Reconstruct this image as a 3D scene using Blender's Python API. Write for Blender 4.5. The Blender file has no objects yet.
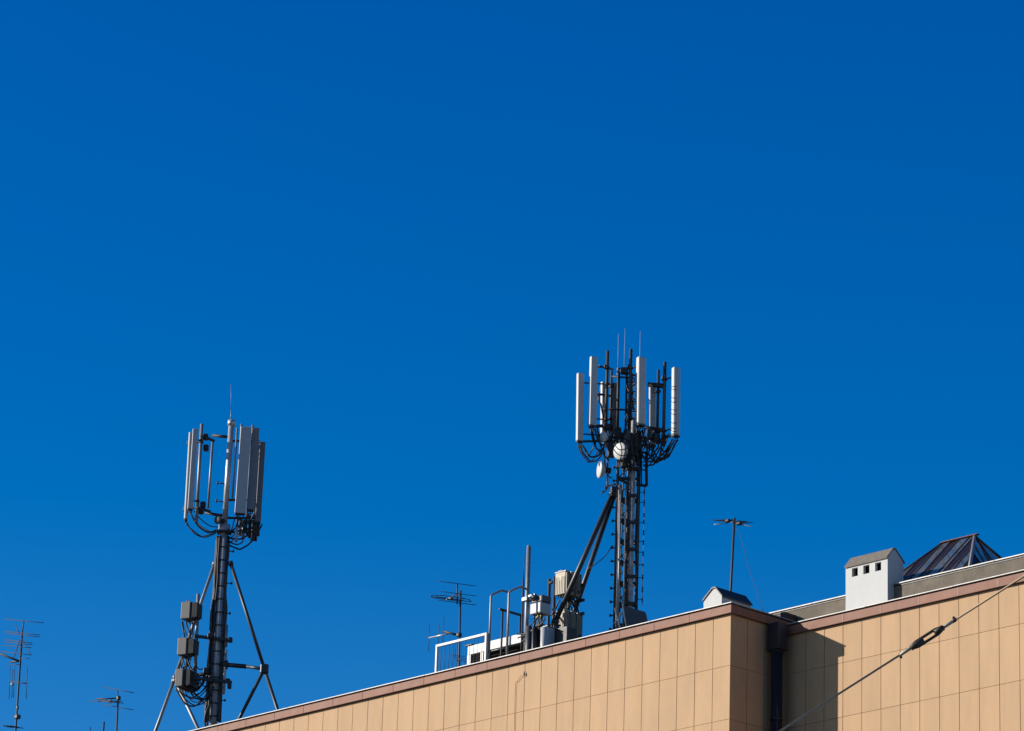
import bpy, bmesh, math, random
from mathutils import Vector as V, Matrix
random.seed(7)
S = bpy.context.scene
COL = S.collection
R = math.radians

# ------------------------------------------------------------------ camera
F_PX, PITCH, ROLL, YAW = 3943.72, 0.33333, 0.03246, 0.81432
CAM = V((0, 0, 1.7))
fw = V((-math.sin(YAW)*math.cos(PITCH), math.cos(YAW)*math.cos(PITCH), math.sin(PITCH)))
rt0 = V((math.cos(YAW), math.sin(YAW), 0))
up0 = rt0.cross(fw)
RT = rt0*math.cos(ROLL) + up0*math.sin(ROLL)
UP = up0*math.cos(ROLL) - rt0*math.sin(ROLL)
cd = bpy.data.cameras.new('camera'); cam = bpy.data.objects.new('camera', cd); COL.objects.link(cam)
cd.sensor_width = 36; cd.lens = F_PX/1024*36; cd.clip_start = .5; cd.clip_end = 20000
m = Matrix.Identity(4)
for i in range(3):
    m[i][0] = RT[i]; m[i][1] = UP[i]; m[i][2] = -fw[i]; m[i][3] = CAM[i]
cam.matrix_world = m
S.camera = cam

# building frame: X along the facade to the right, Y into the building. KO = outer corner of the coping
KO = V((-69.2311, 73.6168, 28.5065 + 1.7))
KZ = KO.z
D = 2.07                     # set-back of the right-hand facade
HV = V((-math.sin(YAW), math.cos(YAW), 0))    # horizontal view direction
RV = V((math.cos(YAW), math.sin(YAW), 0))     # to the right, seen from the street

def ray(px, py):
    return fw + RT*((px-512)/F_PX) - UP*((py-365.5)/F_PX)
def at(px, py, y):           # point on the plane y metres behind the left coping
    d = ray(px, py); return CAM + d*((KO.y + y)/d.y)
def atd(px, py, B, dd=0):    # point at the distance of B (+dd) from the street
    d = ray(px, py); return CAM + d*(((B-CAM).dot(HV)+dd)/d.dot(HV))

# ------------------------------------------------------------------ materials
ALB = .66       # the picture is exposed half a stop up for a weathered, fairly dark building
def mat(name, col, rough=.6, metal=0., var=.12, scale=6., bump=0., bscale=60., island=0., streak=0., spec=.5):
    m = bpy.data.materials.new(name); m.use_nodes = True
    n, l = m.node_tree.nodes, m.node_tree.links
    b = n['Principled BSDF']
    b.inputs['Roughness'].default_value = rough; b.inputs['Metallic'].default_value = metal
    b.inputs['Specular IOR Level'].default_value = spec
    tc = n.new('ShaderNodeTexCoord')
    nz = n.new('ShaderNodeTexNoise'); nz.inputs['Scale'].default_value = scale; nz.inputs['Detail'].default_value = 6
    nz.inputs['Roughness'].default_value = .65
    l.new(tc.outputs['Object'], nz.inputs['Vector'])
    val = n.new('ShaderNodeMapRange'); val.inputs['From Min'].default_value = .25; val.inputs['From Max'].default_value = .75
    val.inputs['To Min'].default_value = 1-var; val.inputs['To Max'].default_value = 1+var
    l.new(nz.outputs['Fac'], val.inputs['Value'])
    last = val.outputs['Result']
    if island:
        g = n.new('ShaderNodeNewGeometry')
        mr = n.new('ShaderNodeMapRange'); mr.inputs['To Min'].default_value = 1-island; mr.inputs['To Max'].default_value = 1+island
        l.new(g.outputs['Random Per Island'], mr.inputs['Value'])
        mu = n.new('ShaderNodeMath'); mu.operation = 'MULTIPLY'
        l.new(last, mu.inputs[0]); l.new(mr.outputs['Result'], mu.inputs[1]); last = mu.outputs[0]
    if streak:                # rain streaks: noise stretched along Z
        mp = n.new('ShaderNodeMapping'); mp.inputs['Scale'].default_value = (2.6, 2.6, .35)
        l.new(tc.outputs['Object'], mp.inputs['Vector'])
        n2 = n.new('ShaderNodeTexNoise'); n2.inputs['Scale'].default_value = 1.6; n2.inputs['Detail'].default_value = 5
        l.new(mp.outputs['Vector'], n2.inputs['Vector'])
        m2 = n.new('ShaderNodeMapRange'); m2.inputs['From Min'].default_value = .35; m2.inputs['From Max'].default_value = .7
        m2.inputs['To Min'].default_value = 1+streak*.3; m2.inputs['To Max'].default_value = 1-streak
        l.new(n2.outputs['Fac'], m2.inputs['Value'])
        mu = n.new('ShaderNodeMath'); mu.operation = 'MULTIPLY'
        l.new(last, mu.inputs[0]); l.new(m2.outputs['Result'], mu.inputs[1]); last = mu.outputs[0]
    vm = n.new('ShaderNodeVectorMath'); vm.operation = 'SCALE'; vm.inputs[0].default_value = [c*ALB for c in col]
    l.new(last, vm.inputs['Scale']); l.new(vm.outputs['Vector'], b.inputs['Base Color'])
    rr = n.new('ShaderNodeMapRange'); rr.inputs['To Min'].default_value = max(.05, rough-.1); rr.inputs['To Max'].default_value = min(1, rough+.1)
    l.new(nz.outputs['Fac'], rr.inputs['Value']); l.new(rr.outputs['Result'], b.inputs['Roughness'])
    if bump:
        n3 = n.new('ShaderNodeTexNoise'); n3.inputs['Scale'].default_value = bscale; n3.inputs['Detail'].default_value = 4
        l.new(tc.outputs['Object'], n3.inputs['Vector'])
        bp = n.new('ShaderNodeBump'); bp.inputs['Strength'].default_value = bump; bp.inputs['Distance'].default_value = .02
        l.new(n3.outputs['Fac'], bp.inputs['Height']); l.new(bp.outputs['Normal'], b.inputs['Normal'])
    return m

M = dict(
    tan=mat('tan_cladding', (.60, .375, .20), .8, 0, .075, 2.4, .15, 30, .034, .08),
    joint=mat('cladding_joint', (.24, .15, .085), .9),
    copper=mat('brown_fascia', (.30, .120, .070), .7, 0, .10, 3, .1, 20, .05, .10),
    mottle=mat('mottled_tube', (.46, .44, .45), .6, .1, .75, 7),  # strong noise puts the trunk's lit pale bits into the colour
    lid=mat('dark_lid', (.075, .08, .10), .5, 0, .2, 8),
    lap=mat('pale_joint_strip', (.46, .25, .19), .7),
    flash=mat('white_flashing', (.42, .40, .385), .45, 0, .08, 4, 0, 0, .05),
    plaster=mat('roof_plaster', (.45, .43, .40), .9, 0, .15, 2),
    felt=mat('roof_felt', (.06, .06, .065), .9, 0, .3, 3, .3, 80),
    concrete=mat('attic_concrete', (.19, .158, .12), .9, 0, .42, 1.7, .4, 25, 0, .10),
    capstone=mat('mossy_cap', (.20, .175, .148), .95, 0, .32, 9, .5, 40),
    white=mat('white_render', (.70, .70, .69), .85, 0, .05, 3, .15, 50, 0, .02),
    void=mat('dark_void', (.012, .011, .011), .95),
    slate=mat('dark_bitumen', (.022, .023, .028), .55, 0, .3, 8, .2, 40),
    pipe=mat('dark_pipe_paint', (.020, .018, .023), .5, 0, .25, 5),
    hood=mat('hopper_paint', (.026, .023, .034), .5, 0, .25, 5),
    steel=mat('galvanised_steel', (.30, .31, .33), .5, .45, .25, 14, .1, 90),
    dsteel=mat('dark_steel', (.024, .025, .031), .65, 0, .3, 12),
    brace=mat('brace_steel', (.05, .05, .056), .45, .4, .25, 9),
    tube=mat('mast_tube', (.40, .42, .47), .5, .1, .45, 9),
    radome=mat('white_radome', (.62, .62, .61), .5, 0, .06, 5),
    greydome=mat('grey_radome', (.54, .55, .57), .5, 0, .08, 5),
    browndome=mat('dull_radome', (.20, .185, .19), .5, 0, .12, 5),
    midgrey=mat('midgrey_radome', (.27, .26, .28), .5, 0, .08, 5),  # even mid-grey tone for one left-mast panel
    cap=mat('antenna_cap', (.035, .036, .04), .6),
    cable=mat('black_cable', (.014, .014, .017), .55),
    beige=mat('radio_beige', (.52, .44, .335), .6, 0, .15, 12),
    rru=mat('radio_grey', (.15, .145, .135), .6, 0, .12, 8),
    fin=mat('radio_fin', (.034, .034, .038), .6, 0, .1, 8),
    sticker=mat('pale_sticker', (.72, .68, .52), .6),
    wpaint=mat('white_paint', (.64, .64, .63), .5, 0, .07, 6),
    brass=mat('brass_connector', (.42, .30, .10), .4, .6),
    alu=mat('aerial_rod', (.024, .024, .03), .65, 0),
    bright=mat('bright_aluminium', (.62, .62, .64), .4, .5),
    rust=mat('rusty_ridge', (.20, .085, .06), .8, 0, .3, 9),
    sframe=mat('skylight_bar', (.035, .026, .028), .6, 0, .3, 6),
    wire=mat('steel_wire', (.46, .32, .20), .6, 0, .25, 20),
    wiredark=mat('greasy_steel', (.085, .066, .046), .6, .2, .3, 30),
    ferrule=mat('grey_ferrule', (.56, .49, .38), .5, .1, .2, 30),
    ground=mat('paving_ground', (.12, .11, .10), .9, 0, .2, .15, .3, 8),
    asphalt=mat('asphalt', (.05, .05, .052), .9, 0, .2, .4, .3, 30),
    kerb=mat('kerb_stone', (.32, .31, .29), .9, 0, .15, 2),
)
def glass(name, col, rough, clear):
    """dusty glazing: partly see-through, glossy, with uneven dust"""
    m = bpy.data.materials.new(name); m.use_nodes = True
    n, l = m.node_tree.nodes, m.node_tree.links; b = n['Principled BSDF']
    tc = n.new('ShaderNodeTexCoord'); nz = n.new('ShaderNodeTexNoise'); nz.inputs['Scale'].default_value = 2.2; nz.inputs['Detail'].default_value = 6
    l.new(tc.outputs['Object'], nz.inputs['Vector'])
    mr = n.new('ShaderNodeMapRange'); mr.inputs['From Min'].default_value = .3; mr.inputs['From Max'].default_value = .7
    mr.inputs['To Min'].default_value = 1-clear-.15; mr.inputs['To Max'].default_value = min(1, 1-clear+.25)
    l.new(nz.outputs['Fac'], mr.inputs['Value']); l.new(mr.outputs['Result'], b.inputs['Alpha'])
    b.inputs['Base Color'].default_value = (*col, 1)
    b.inputs['Roughness'].default_value = rough; b.inputs['Specular IOR Level'].default_value = .22
    return m
M['pane'] = glass('dusty_wired_glass', (.10, .105, .115), .3, .74)
M['panedark'] = glass('dark_backed_glass', (.016, .009, .010), .2, .12)

# ------------------------------------------------------------------ mesh builder
class MB:
    def __init__(s): s.bm = bmesh.new(); s.smooth = []
    def box(s, c, size, ax=None, bev=0., seg=2):
        """box centred at c; ax = three axis vectors"""
        ax = ax or (V((1,0,0)), V((0,1,0)), V((0,0,1)))
        h = [x/2 for x in size]; vs = []
        for i in (-1,1):
            for j in (-1,1):
                for k in (-1,1):
                    vs.append(s.bm.verts.new(V(c) + ax[0]*i*h[0] + ax[1]*j*h[1] + ax[2]*k*h[2]))
        fs = [(0,1,3,2),(4,6,7,5),(0,4,5,1),(2,3,7,6),(0,2,6,4),(1,5,7,3)]
        fs = [s.bm.faces.new([vs[i] for i in f]) for f in fs]
        if bev:
            ed = list({e for f in fs for e in f.edges})
            bmesh.ops.bevel(s.bm, geom=ed, offset=bev, segments=seg, affect='EDGES', profile=.5)
        return s
    def bx(s, x0, x1, y0, y1, z0, z1, bev=0.):
        return s.box(((x0+x1)/2, (y0+y1)/2, (z0+z1)/2), (x1-x0, y1-y0, z1-z0), None, bev)
    def tube(s, pts, r, n=8, cap=True, r2=None):
        pts = [V(p) for p in pts]; rings = []
        t0 = (pts[1]-pts[0]).normalized()
        a = t0.orthogonal().normalized()
        N = len(pts)
        for i, p in enumerate(pts):
            t = ((pts[min(i+1,N-1)] - pts[max(i-1,0)])).normalized()
            a = (a - t*a.dot(t)).normalized(); b = t.cross(a)
            rad = r if r2 is None else r + (r2-r)*i/(N-1)
            rings.append([s.bm.verts.new(p + (a*math.cos(2*math.pi*k/n) + b*math.sin(2*math.pi*k/n))*rad) for k in range(n)])
        for i in range(N-1):
            for k in range(n):
                f = s.bm.faces.new((rings[i][k], rings[i][(k+1)%n], rings[i+1][(k+1)%n], rings[i+1][k])); f.smooth = True
        if cap:
            s.bm.faces.new(rings[0][::-1]); s.bm.faces.new(rings[-1])
        return s
    def lathe(s, c, axis, prof, n=20):
        """profile of (distance along axis, radius)"""
        axis = V(axis).normalized(); a = axis.orthogonal().normalized(); b = axis.cross(a); rings = []
        for t, r in prof:
            rings.append([s.bm.verts.new(V(c)+axis*t+(a*math.cos(2*math.pi*k/n)+b*math.sin(2*math.pi*k/n))*max(r,1e-4)) for k in range(n)])
        for i in range(len(rings)-1):
            for k in range(n):
                f = s.bm.faces.new((rings[i][k], rings[i][(k+1)%n], rings[i+1][(k+1)%n], rings[i+1][k])); f.smooth = True
        s.bm.faces.new(rings[0][::-1]); s.bm.faces.new(rings[-1])
        return s
    def prism(s, poly, vec):
        """polygon of points swept along vec"""
        a = [s.bm.verts.new(V(p)) for p in poly]; b = [s.bm.verts.new(V(p)+V(vec)) for p in poly]
        n = len(a)
        s.bm.faces.new(a[::-1]); s.bm.faces.new(b)
        for i in range(n): s.bm.faces.new((a[i], a[(i+1)%n], b[(i+1)%n], b[i]))
        return s
    def build(s, name, m, parent=None, **kw):
        bmesh.ops.recalc_face_normals(s.bm, faces=s.bm.faces[:])
        me = bpy.data.meshes.new(name); s.bm.to_mesh(me); s.bm.free()
        me.materials.append(M[m] if isinstance(m, str) else m)
        o = bpy.data.objects.new(name, me); COL.objects.link(o)
        if parent is not None:
            o.parent = parent
            w = parent; off = V((0,0,0))
            while w is not None: off += w.location; w = w.parent
            me.transform(Matrix.Translation(-off))     # parents are Empties without rotation
        for k, v in kw.items(): o[k] = v
        return o
def spline(pts, n=6):
    pts = [V(p) for p in pts]; out = []
    P = [pts[0]*2-pts[1]] + pts + [pts[-1]*2-pts[-2]]
    for i in range(1, len(P)-2):
        for k in range(n):
            t = k/n; a, b, c, d = P[i-1], P[i], P[i+1], P[i+2]
            out.append(.5*((2*b) + (c-a)*t + (2*a-5*b+4*c-d)*t*t + (-a+3*b-3*c+d)*t**3))
    out.append(pts[-1]); return out
def thing(name, loc, label, cat, group=None):
    o = bpy.data.objects.new(name, None); COL.objects.link(o); o.location = loc; o.empty_display_size = .3
    o['label'] = label; o['category'] = cat
    if group: o['group'] = group
    return o
X, Y, Z = V((1,0,0)), V((0,1,0)), V((0,0,1))
def K(x, y, z): return KO + V((x, y, z))

# ------------------------------------------------------------------ ground
g = MB(); g.bx(-3000, 3000, -3000, 3000, -1, 0); g.build('ground', 'ground', kind='structure')
g = MB(); g.bx(-900, 900, -9, 52, .0, .004); g.build('road', 'asphalt', kind='structure')
g = MB(); g.bx(-900, 900, 52.01, KO.y+.05, .004, .13); g.bx(-900, 900, 51.8, 52.0, .005, .135); g.build('pavement', 'kerb', kind='structure')

# ------------------------------------------------------------------ building
ZR = -.42                                     # roof deck, relative to the coping top
bld = thing('office_building', V((KO.x, KO.y, 0)), 'flat roofed building clad in tan panels with a brown coping and dark downpipe', 'building')
W, W2 = .6556, .6608
OV = .12
HB = -KO.z + .13
def panels(P0, dirv, nrm, cols, rows, seed):
    """cladding: each panel a thin slab standing 20 mm off the dark backing. cols, rows = boundaries"""
    rnd = random.Random(seed); mb = MB()
    for i in range(len(cols)-1):
        for j in range(len(rows)-1):
            a, b = cols[i]+.009, cols[i+1]-.009; t, u = rows[j]-.005, rows[j+1]+.005
            c = P0 + dirv*((a+b)/2) + Z*((t+u)/2)
            ta, tb = rnd.gauss(0, .0016), rnd.gauss(0, .0010)
            d2 = (dirv + nrm*ta).normalized(); z2 = (Z + nrm*tb).normalized(); n2 = d2.cross(z2)
            mb.box(c + nrm*(-.018+rnd.uniform(-.001, .001)), (b-a, .014, t-u), (d2, n2, z2))
    return mb
rowsL = [-.30, -1.692, -3.150]
while rowsL[-1] > HB+1.6: rowsL.append(rowsL[-1]-1.458)
rowsL.append(HB)
colsL = [-.12-.01] + [-.115 - W*n for n in range(1, 62)]
colsL = colsL[::-1]
XL = colsL[0]
panels(K(0, OV, 0), X, -Y, colsL, rowsL, 1).build('facade_wall', 'tan', bld)
g = MB(); g.bx(KO.x+XL, KO.x-OV-.026, KO.y+OV+.026, KO.y+.42, 0, KZ-.31); g.build('backing_wall', 'joint', bld)
# side of the projecting block
colsS = [OV+.012, OV+.66, OV+1.32, D-.003]
panels(K(-OV, 0, 0), Y, X, colsS, rowsL, 2).build('side_wall', 'tan', bld)
g = MB(); g.bx(KO.x-.42, KO.x-OV-.026, KO.y+.43, KO.y+D+.6, 0, KZ-.31); g.build('backing_wall', 'joint', bld)
# right-hand facade, set back by D
rowsR = [-.55, -1.601, -3.072]
while rowsR[-1] > HB+1.6: rowsR.append(rowsR[-1]-1.458)
rowsR.append(HB)
colsR = [-.1, .79-.66, .79]+[2.106+W2*n for n in range(-1, 26)]
XR = colsR[-1]
panels(K(0, D, 0), X, -Y, colsR, rowsR, 3).build('facade_wall', 'tan', bld)
g = MB(); g.bx(KO.x-.11, KO.x+XR, KO.y+D+.026, KO.y+D+.5, 0, KZ-.56); g.build('backing_wall', 'joint', bld)

def coping(P0, dirv, out, L, top, bot, seg, phase, back=.44, mitre=0):
    """fascia in lengths with open joints, a white metal flashing on top"""
    fa = MB(); t = 0.; first = True
    end = abs(L)
    while t < end-1e-3:
        e = min(end, t+(phase if first else seg)); first = False
        a = t + (.003 if t > 0 else mitre); b = e-.004
        c = P0 + dirv*((a+b)/2) - out*(.028+.02) + Z*((top-.068+bot)/2)
        fa.box(c, (b-a, .04, top-.068-bot), (dirv, out, Z), .004, 1)
        t = e
    f = fa.build('coping', 'copper', bld)
    sf = MB()                                  # soffit that closes the overhang
    sf.box(P0 + dirv*(end/2+mitre/2) - out*(.068+.06) + Z*(bot+.03), (end-mitre-.004, .117, .03), (dirv, out, Z))
    sf.build('soffit', 'joint', f)
    fl = MB(); t = 0.
    while t < end-1e-3:
        e = min(end, t+3.0)
        a = t + (0 if t else mitre*0); b = e-.006
        dz = random.uniform(-.003, .003)
        fl.box(P0 + dirv*((a+b)/2) - out*(back/2) + Z*(top-.014+dz), (b-a, back, .028), (dirv, out, Z), .004, 1)
        t = e
    fl.build('flashing', 'flash', f)
    gp_ = MB(); gp_.box(P0 + dirv*(end/2) - out*(.05+.03) + Z*(top-.049), (end-.01, .05, .036), (dirv, out, Z)); gp_.build('shade_strip', 'void', f)  # near-black strip standing in for the shadow under the flashing
    return f
coping(K(0, 0, 0), -X, -Y, 40, 0, -.287, W*2, W*2+.25, mitre=.03)
coping(K(0, .446, 0), Y, X, D+.15, 0, -.287, 1.3, 1.0, mitre=.0)
g = MB(); g.box(K(-.048, .245, -.1745), (.04, .40, .225), None, .004, 1); g.build('coping', 'copper', bld)
cr = coping(K(.004, D-OV, 0), X, -Y, XR, -.235, -.534, W2*2, .86, back=.5)
xx = .86 - .004
while xx < XR:
    lp = MB(); lp.box(K(xx, D-OV+.026, -.418), (.03, .006, .22)); lp.build('joint_strip', 'lap', cr); xx += W2*2
# parapet upstands and roof decks
g = MB(); g.bx(KO.x+XL, KO.x-.16, KO.y+.16, KO.y+.40, KZ-.305, KZ-.05); g.bx(KO.x+XL, KO.x-.16, KO.y+.43, KO.y+.445, KZ+ZR-.2, KZ-.05); g.bx(KO.x-.40, KO.x-.16, KO.y+.446, KO.y+D+.58, KZ-.305, KZ-.05)
g.build('parapet', 'plaster', bld)
g = MB(); g.bx(KO.x+.01, KO.x+XR, KO.y+D+.03, KO.y+D+.36, KZ-.9, KZ-.285); g.build('parapet', 'plaster', bld)
rf = MB(); rf.bx(KO.x+XL, KO.x-.41, KO.y+.41, KO.y+14, KZ+ZR-.3, KZ+ZR)
rf = rf.build('roof', 'felt', bld)
rf2 = MB(); rf2.bx(KO.x-.40, KO.x+XR, KO.y+D+.37, KO.y+14, KZ-.95, KZ-.66); rf2.build('roof', 'felt', bld)
g = MB(); g.bx(KO.x+XL, KO.x-.43, KO.y+.43, KO.y+14, 0, KZ+ZR-.31); g.bx(KO.x-.38, KO.x+XR, KO.y+D+.51, KO.y+14, 0, KZ-.96); g.build('core_wall', 'plaster', bld)

g = MB(); g.bx(KO.x-.22, KO.x-.06, KO.y+2.15, KO.y+D+.60, KZ+.006, KZ+.20, .02); g.build('shade_block', 'slate', bld)  # added dark block: shades the attic end and stands in for its shadow
# attic wall behind the right-hand coping
YA = D+.62
zt = at(1024, 553.1, YA-.04).z; zt2 = at(845.3, 594.8, YA-.04).z
ZA = (zt+zt2)/2
g = MB(); g.bx(KO.x-1.6, KO.x+XR, KO.y+YA, KO.y+YA+.3, KZ-.655, ZA-.05)
att = g.build('attic_wall', 'concrete', bld)
fl = MB(); t = -1.6
while t < XR:
    e = min(XR, t+2.1); fl.box(K((t+e)/2, YA+.13, ZA-KZ-.018), (e-t-.008, .36, .034), None, .004, 1); t = e
fl.build('flashing', 'flash', att)
fl = MB(); fl.bx(KO.x-1.6, KO.x+XR, KO.y+YA-.015, KO.y+YA-.001, ZA-.085, ZA-.036); fl.build('dark_gap_strip', 'slate', att)  # dark strip drawn as the dark gap under the attic flashing

# white chimney with three vent openings and a ridged cap
YC = D+.36
pL, pR = at(845.6, 600, YC), at(887.6, 590, YC)
cx0, cx1 = pL.x, pR.x
ze = (at(845.6, 568, YC).z + at(887.6, 557, YC).z)/2
zb = KZ-.655
dep = .64
ch = MB()
holes = []
for (a, b, t, u) in ((851.9,857.8,568.2,576.8),(863.3,869.4,565.2,573.8),(875.1,881.1,562.0,571.6)):
    holes.append((at(a,570,YC).x, at(b,570,YC).x))
hz1 = (at(854.9,568.0,YC).z + at(878,562.2,YC).z)/2; hz0 = hz1-.235
y0 = KO.y+YC; wt = .09
ch.bx(cx0, cx1, y0, y0+wt, zb, hz0); ch.bx(cx0, cx1, y0, y0+wt, hz1, ze)
xs = [cx0] + [v for h in holes for v in h] + [cx1]
for i in range(0, len(xs), 2): ch.bx(xs[i], xs[i+1], y0, y0+wt, hz0, hz1)
ch.bx(cx0, cx0+wt, y0+wt, y0+dep, zb, ze); ch.bx(cx1-wt, cx1, y0+wt, y0+dep, zb, ze)
ch.bx(cx0+wt, cx1-wt, y0+dep-wt, y0+dep, zb, ze)
prof = [(0, 0), (.20, .245), (.235, .268), (.28, .276), (.33, .26), (dep, -.0)]
for xa in (cx0, cx1-wt):
    ch.prism([(xa, y0+a, ze+.001+max(b-.0, 0)) for a, b in prof], (wt, 0, 0))
chm = ch.build('chimney', 'white', bld, label='white rendered chimney with three square openings')
cp = MB()
pr = [(-.035, -.03)] + prof[1:-1] + [(dep+.04, -.03)]
top = [(a, b+.05) for a, b in pr]; 
cp.prism([(cx0-.015, y0+a, ze+.004+b) for a, b in top] + [(cx0-.015, y0+a, ze+.004+b) for a, b in pr[::-1]], (cx1-cx0+.03, 0, 0))
cp.build('chimney_cap', 'capstone', chm)
vd = MB(); vd.bx(cx0+wt+.01, cx1-wt-.01, y0+wt+.2, y0+wt+.21, zb+.1, ze-.01); vd.build('dark_back_sheet', 'void', chm)  # near-black sheet set behind the vent openings

# small white gabled vent housing at the corner of the projecting block
yv = .52
va, vb = at(703.6, 604, yv), at(721.7, 600, yv)
vx0, vx1 = va.x, vb.x
vez = (at(703.6, 600.4, yv).z + at(721.7, 596.4, yv).z)/2
vap = at(714.2, 587.2, yv); vl = 1.15
vy = KO.y+yv
hs = MB()
hs.bx(vx0, vx1, vy, vy+vl, KZ+ZR, vez)
hs.prism([(vx0, vy, vez+.001), (vx1, vy, vez+.001), (vap.x+.05, vy, vap.z-.05), (vap.x-.05, vy, vap.z-.05)], (0, vl, 0))
hsm = hs.build('vent_housing', 'white', bld, label='small white gabled housing with a dark roof')
hr = MB()
gp = [(vx0-.025, vez-.03), (vap.x-.06, vap.z-.045), (vap.x+.06, vap.z-.045), (vx1+.035, vez-.03)]
gt = [(a, b+.045) for a, b in gp]
hr.prism([(a, vy-.03, b+.006) for a, b in gp] + [(a, vy-.03, b+.006) for a, b in gt[::-1]], (0, vl+.06, 0))
hr.build('housing_roof', 'slate', hsm)

# skylight lantern behind the attic wall
ys = YA+2.1
ra, rb = at(941.6, 544.0, ys), at(974.6, 536.0, ys)
zrg = (ra.z+rb.z)/2; ra.z = rb.z = zrg
run, drop = 1.45, 1.40
e00 = V((ra.x-1.02, ra.y-run, zrg-drop)); e10 = V((rb.x+1.02, rb.y-run, zrg-drop))
e01 = V((ra.x-1.02, ra.y+run, zrg-drop)); e11 = V((rb.x+1.02, rb.y+run, zrg-drop))
sk = MB()
sk.bx(e00.x-.05, e10.x+.05, e00.y-.05, e01.y+.05, KZ-.655, zrg-drop)
sky_o = sk.build('skylight', 'plaster', bld, label='dark hipped glass roof lantern')
fr = MB()
for a, b in ((ra, e01), (rb, e11), (ra, e00), (e00, e10), (e10, e11), (e11, e01), (e01, e00)): fr.tube([a, b], .04, 6)
def bars(A0, A1, B0, B1, n, r=.03):
    for i in range(1, n):
        t = i/n; fr.tube([A0.lerp(A1, t), B0.lerp(B1, t)], r, 6)
fr.build('glazing_bar', 'sframe', sky_o)
hp = MB(); hp.tube([rb, e10], .045, 6); hp.build('hip_flashing', 'steel', sky_o)
rg = MB(); rg.box((ra+rb)/2 + V((.06,0,.03)), ((rb-ra).length+.14, .12, .032), None, .01, 1); rg.build('ridge_cap', 'rust', sky_o)
def pane(a, b, c, d, m):
    p = MB(); n = (b-a).cross(d-a)
    if n.length == 0: n = (b-a).cross(c-a)
    n.normalize()
    vs = [a, b, c] if d is None or (c-d).length < 1e-4 else [a, b, c, d]
    p.prism([q-n*.006 for q in vs], n*.012); return p.build('pane', m, sky_o)
# front slope: bars at eave parameter u; top clipped by ridge or hips
def front(u, sgn=-1):      # point where the bar at eave x meets ridge / hip
    x = u
    if x < ra.x: t = (x-e00.x)/(ra.x-e00.x)
    elif x > rb.x: t = (e10.x-x)/(e10.x-rb.x)
    else: t = 1.
    yb = e00.y if sgn < 0 else e01.y
    return V((x, yb + (ra.y-yb)*t, zrg-drop+drop*t))
us = [e00.x, e00.x+.30, e00.x+.66, ra.x, ra.x+.33, ra.x+.60, ra.x+.98, rb.x, rb.x+.36, rb.x+.7, e10.x]
kinds = ['pane','pane','panedark','pane','panedark','pane','pane','panedark','pane','panedark']
fb = MB()
for i in range(len(us)-1):
    a, b = us[i], us[i+1]
    for sg in (-1, 1):
        yb = e00.y if sg < 0 else e01.y
        lo0, lo1 = V((a, yb, zrg-drop)), V((b, yb, zrg-drop)); hi0, hi1 = front(a, sg), front(b, sg)
        vs = [lo0, lo1]
        if (hi1-lo1).length > .01: vs.append(hi1)
        if (hi0-lo0).length > .01: vs.append(hi0)
        n = (vs[1]-vs[0]).cross(vs[2]-vs[0]).normalized()
        p = MB(); p.prism([q-n*.006 for q in vs], n*.012); p.build('pane', kinds[i] if sg < 0 else 'pane', sky_o)
        if i: fb.tube([lo0+n*.0, hi0], .028, 6)
for sg, (A, B, C) in ((-1, (e00, e01, ra)), (1, (e10, e11, rb))):
    ts = [0, .25, .5, .75, 1]
    for i in range(4):
        lo0, lo1 = A.lerp(B, ts[i]), A.lerp(B, ts[i+1])
        def hi(t): return (A.lerp(C, t*2) if t <= .5 else B.lerp(C, (1-t)*2))
        vs = [lo0, lo1] + [hi(t) for t in (ts[i+1], ts[i]) if 0 < t < 1]
        n = (vs[1]-vs[0]).cross(vs[2]-vs[0]).normalized()
        p = MB(); p.prism([q-n*.006 for q in vs], n*.012); p.build('pane', ['panedark','pane','pane','panedark'][i], sky_o)
        if i: fb.tube([lo0, hi(ts[i])], .028, 6)
fb.build('glazing_bar', 'sframe', sky_o)

# downpipe with a hopper head in the inner corner
px_, py_ = .17, 1.62
dp = MB(); dp.tube([K(px_, py_, -1.102), K(px_, py_, HB+.02)], .155, 20)
for z in (-2.9, -5.9, -8.9, -12, -16, -20): dp.tube([K(px_, py_, z), K(px_, py_, z-.06)], .172, 20)
dpo = dp.build('downpipe', 'pipe', bld)
hp = MB()
x0_, x1_, y0_, y1_ = px_-.20, px_+.20, py_-.17, py_+.17
hp.bx(KO.x+x0_, KO.x+x1_, KO.y+y0_, KO.y+y1_, KZ-1.00, KZ-.30, .012)
hp.bx(KO.x+x0_-.02, KO.x+x1_+.02, KO.y+y0_-.02, KO.y+y1_+.02, KZ-1.03, KZ-1.002)
hp.bx(KO.x+x0_+.05, KO.x+x1_-.05, KO.y+y0_+.04, KO.y+y1_-.04, KZ-1.10, KZ-1.032)
hp.build('rain_hopper', 'hood', dpo)

# thin cable that runs down the facade
ct = MB()
q = [at(524.5, 671, OV-.02), at(523.5, 675.5, OV-.03), at(520.8, 676.5, OV-.03), at(517.5, 681, OV-.02), at(515.6, 684, OV-.015), at(514.9, 705, OV-.012), at(514.0, 745, OV-.012)]
ct.tube(spline(q), .006, 6); ct.tube([at(524.3, 672.5, OV-.03), at(524.1, 675.5, OV-.03)], .022, 6)
ct.build('wall_cable', 'joint', bld)

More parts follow.
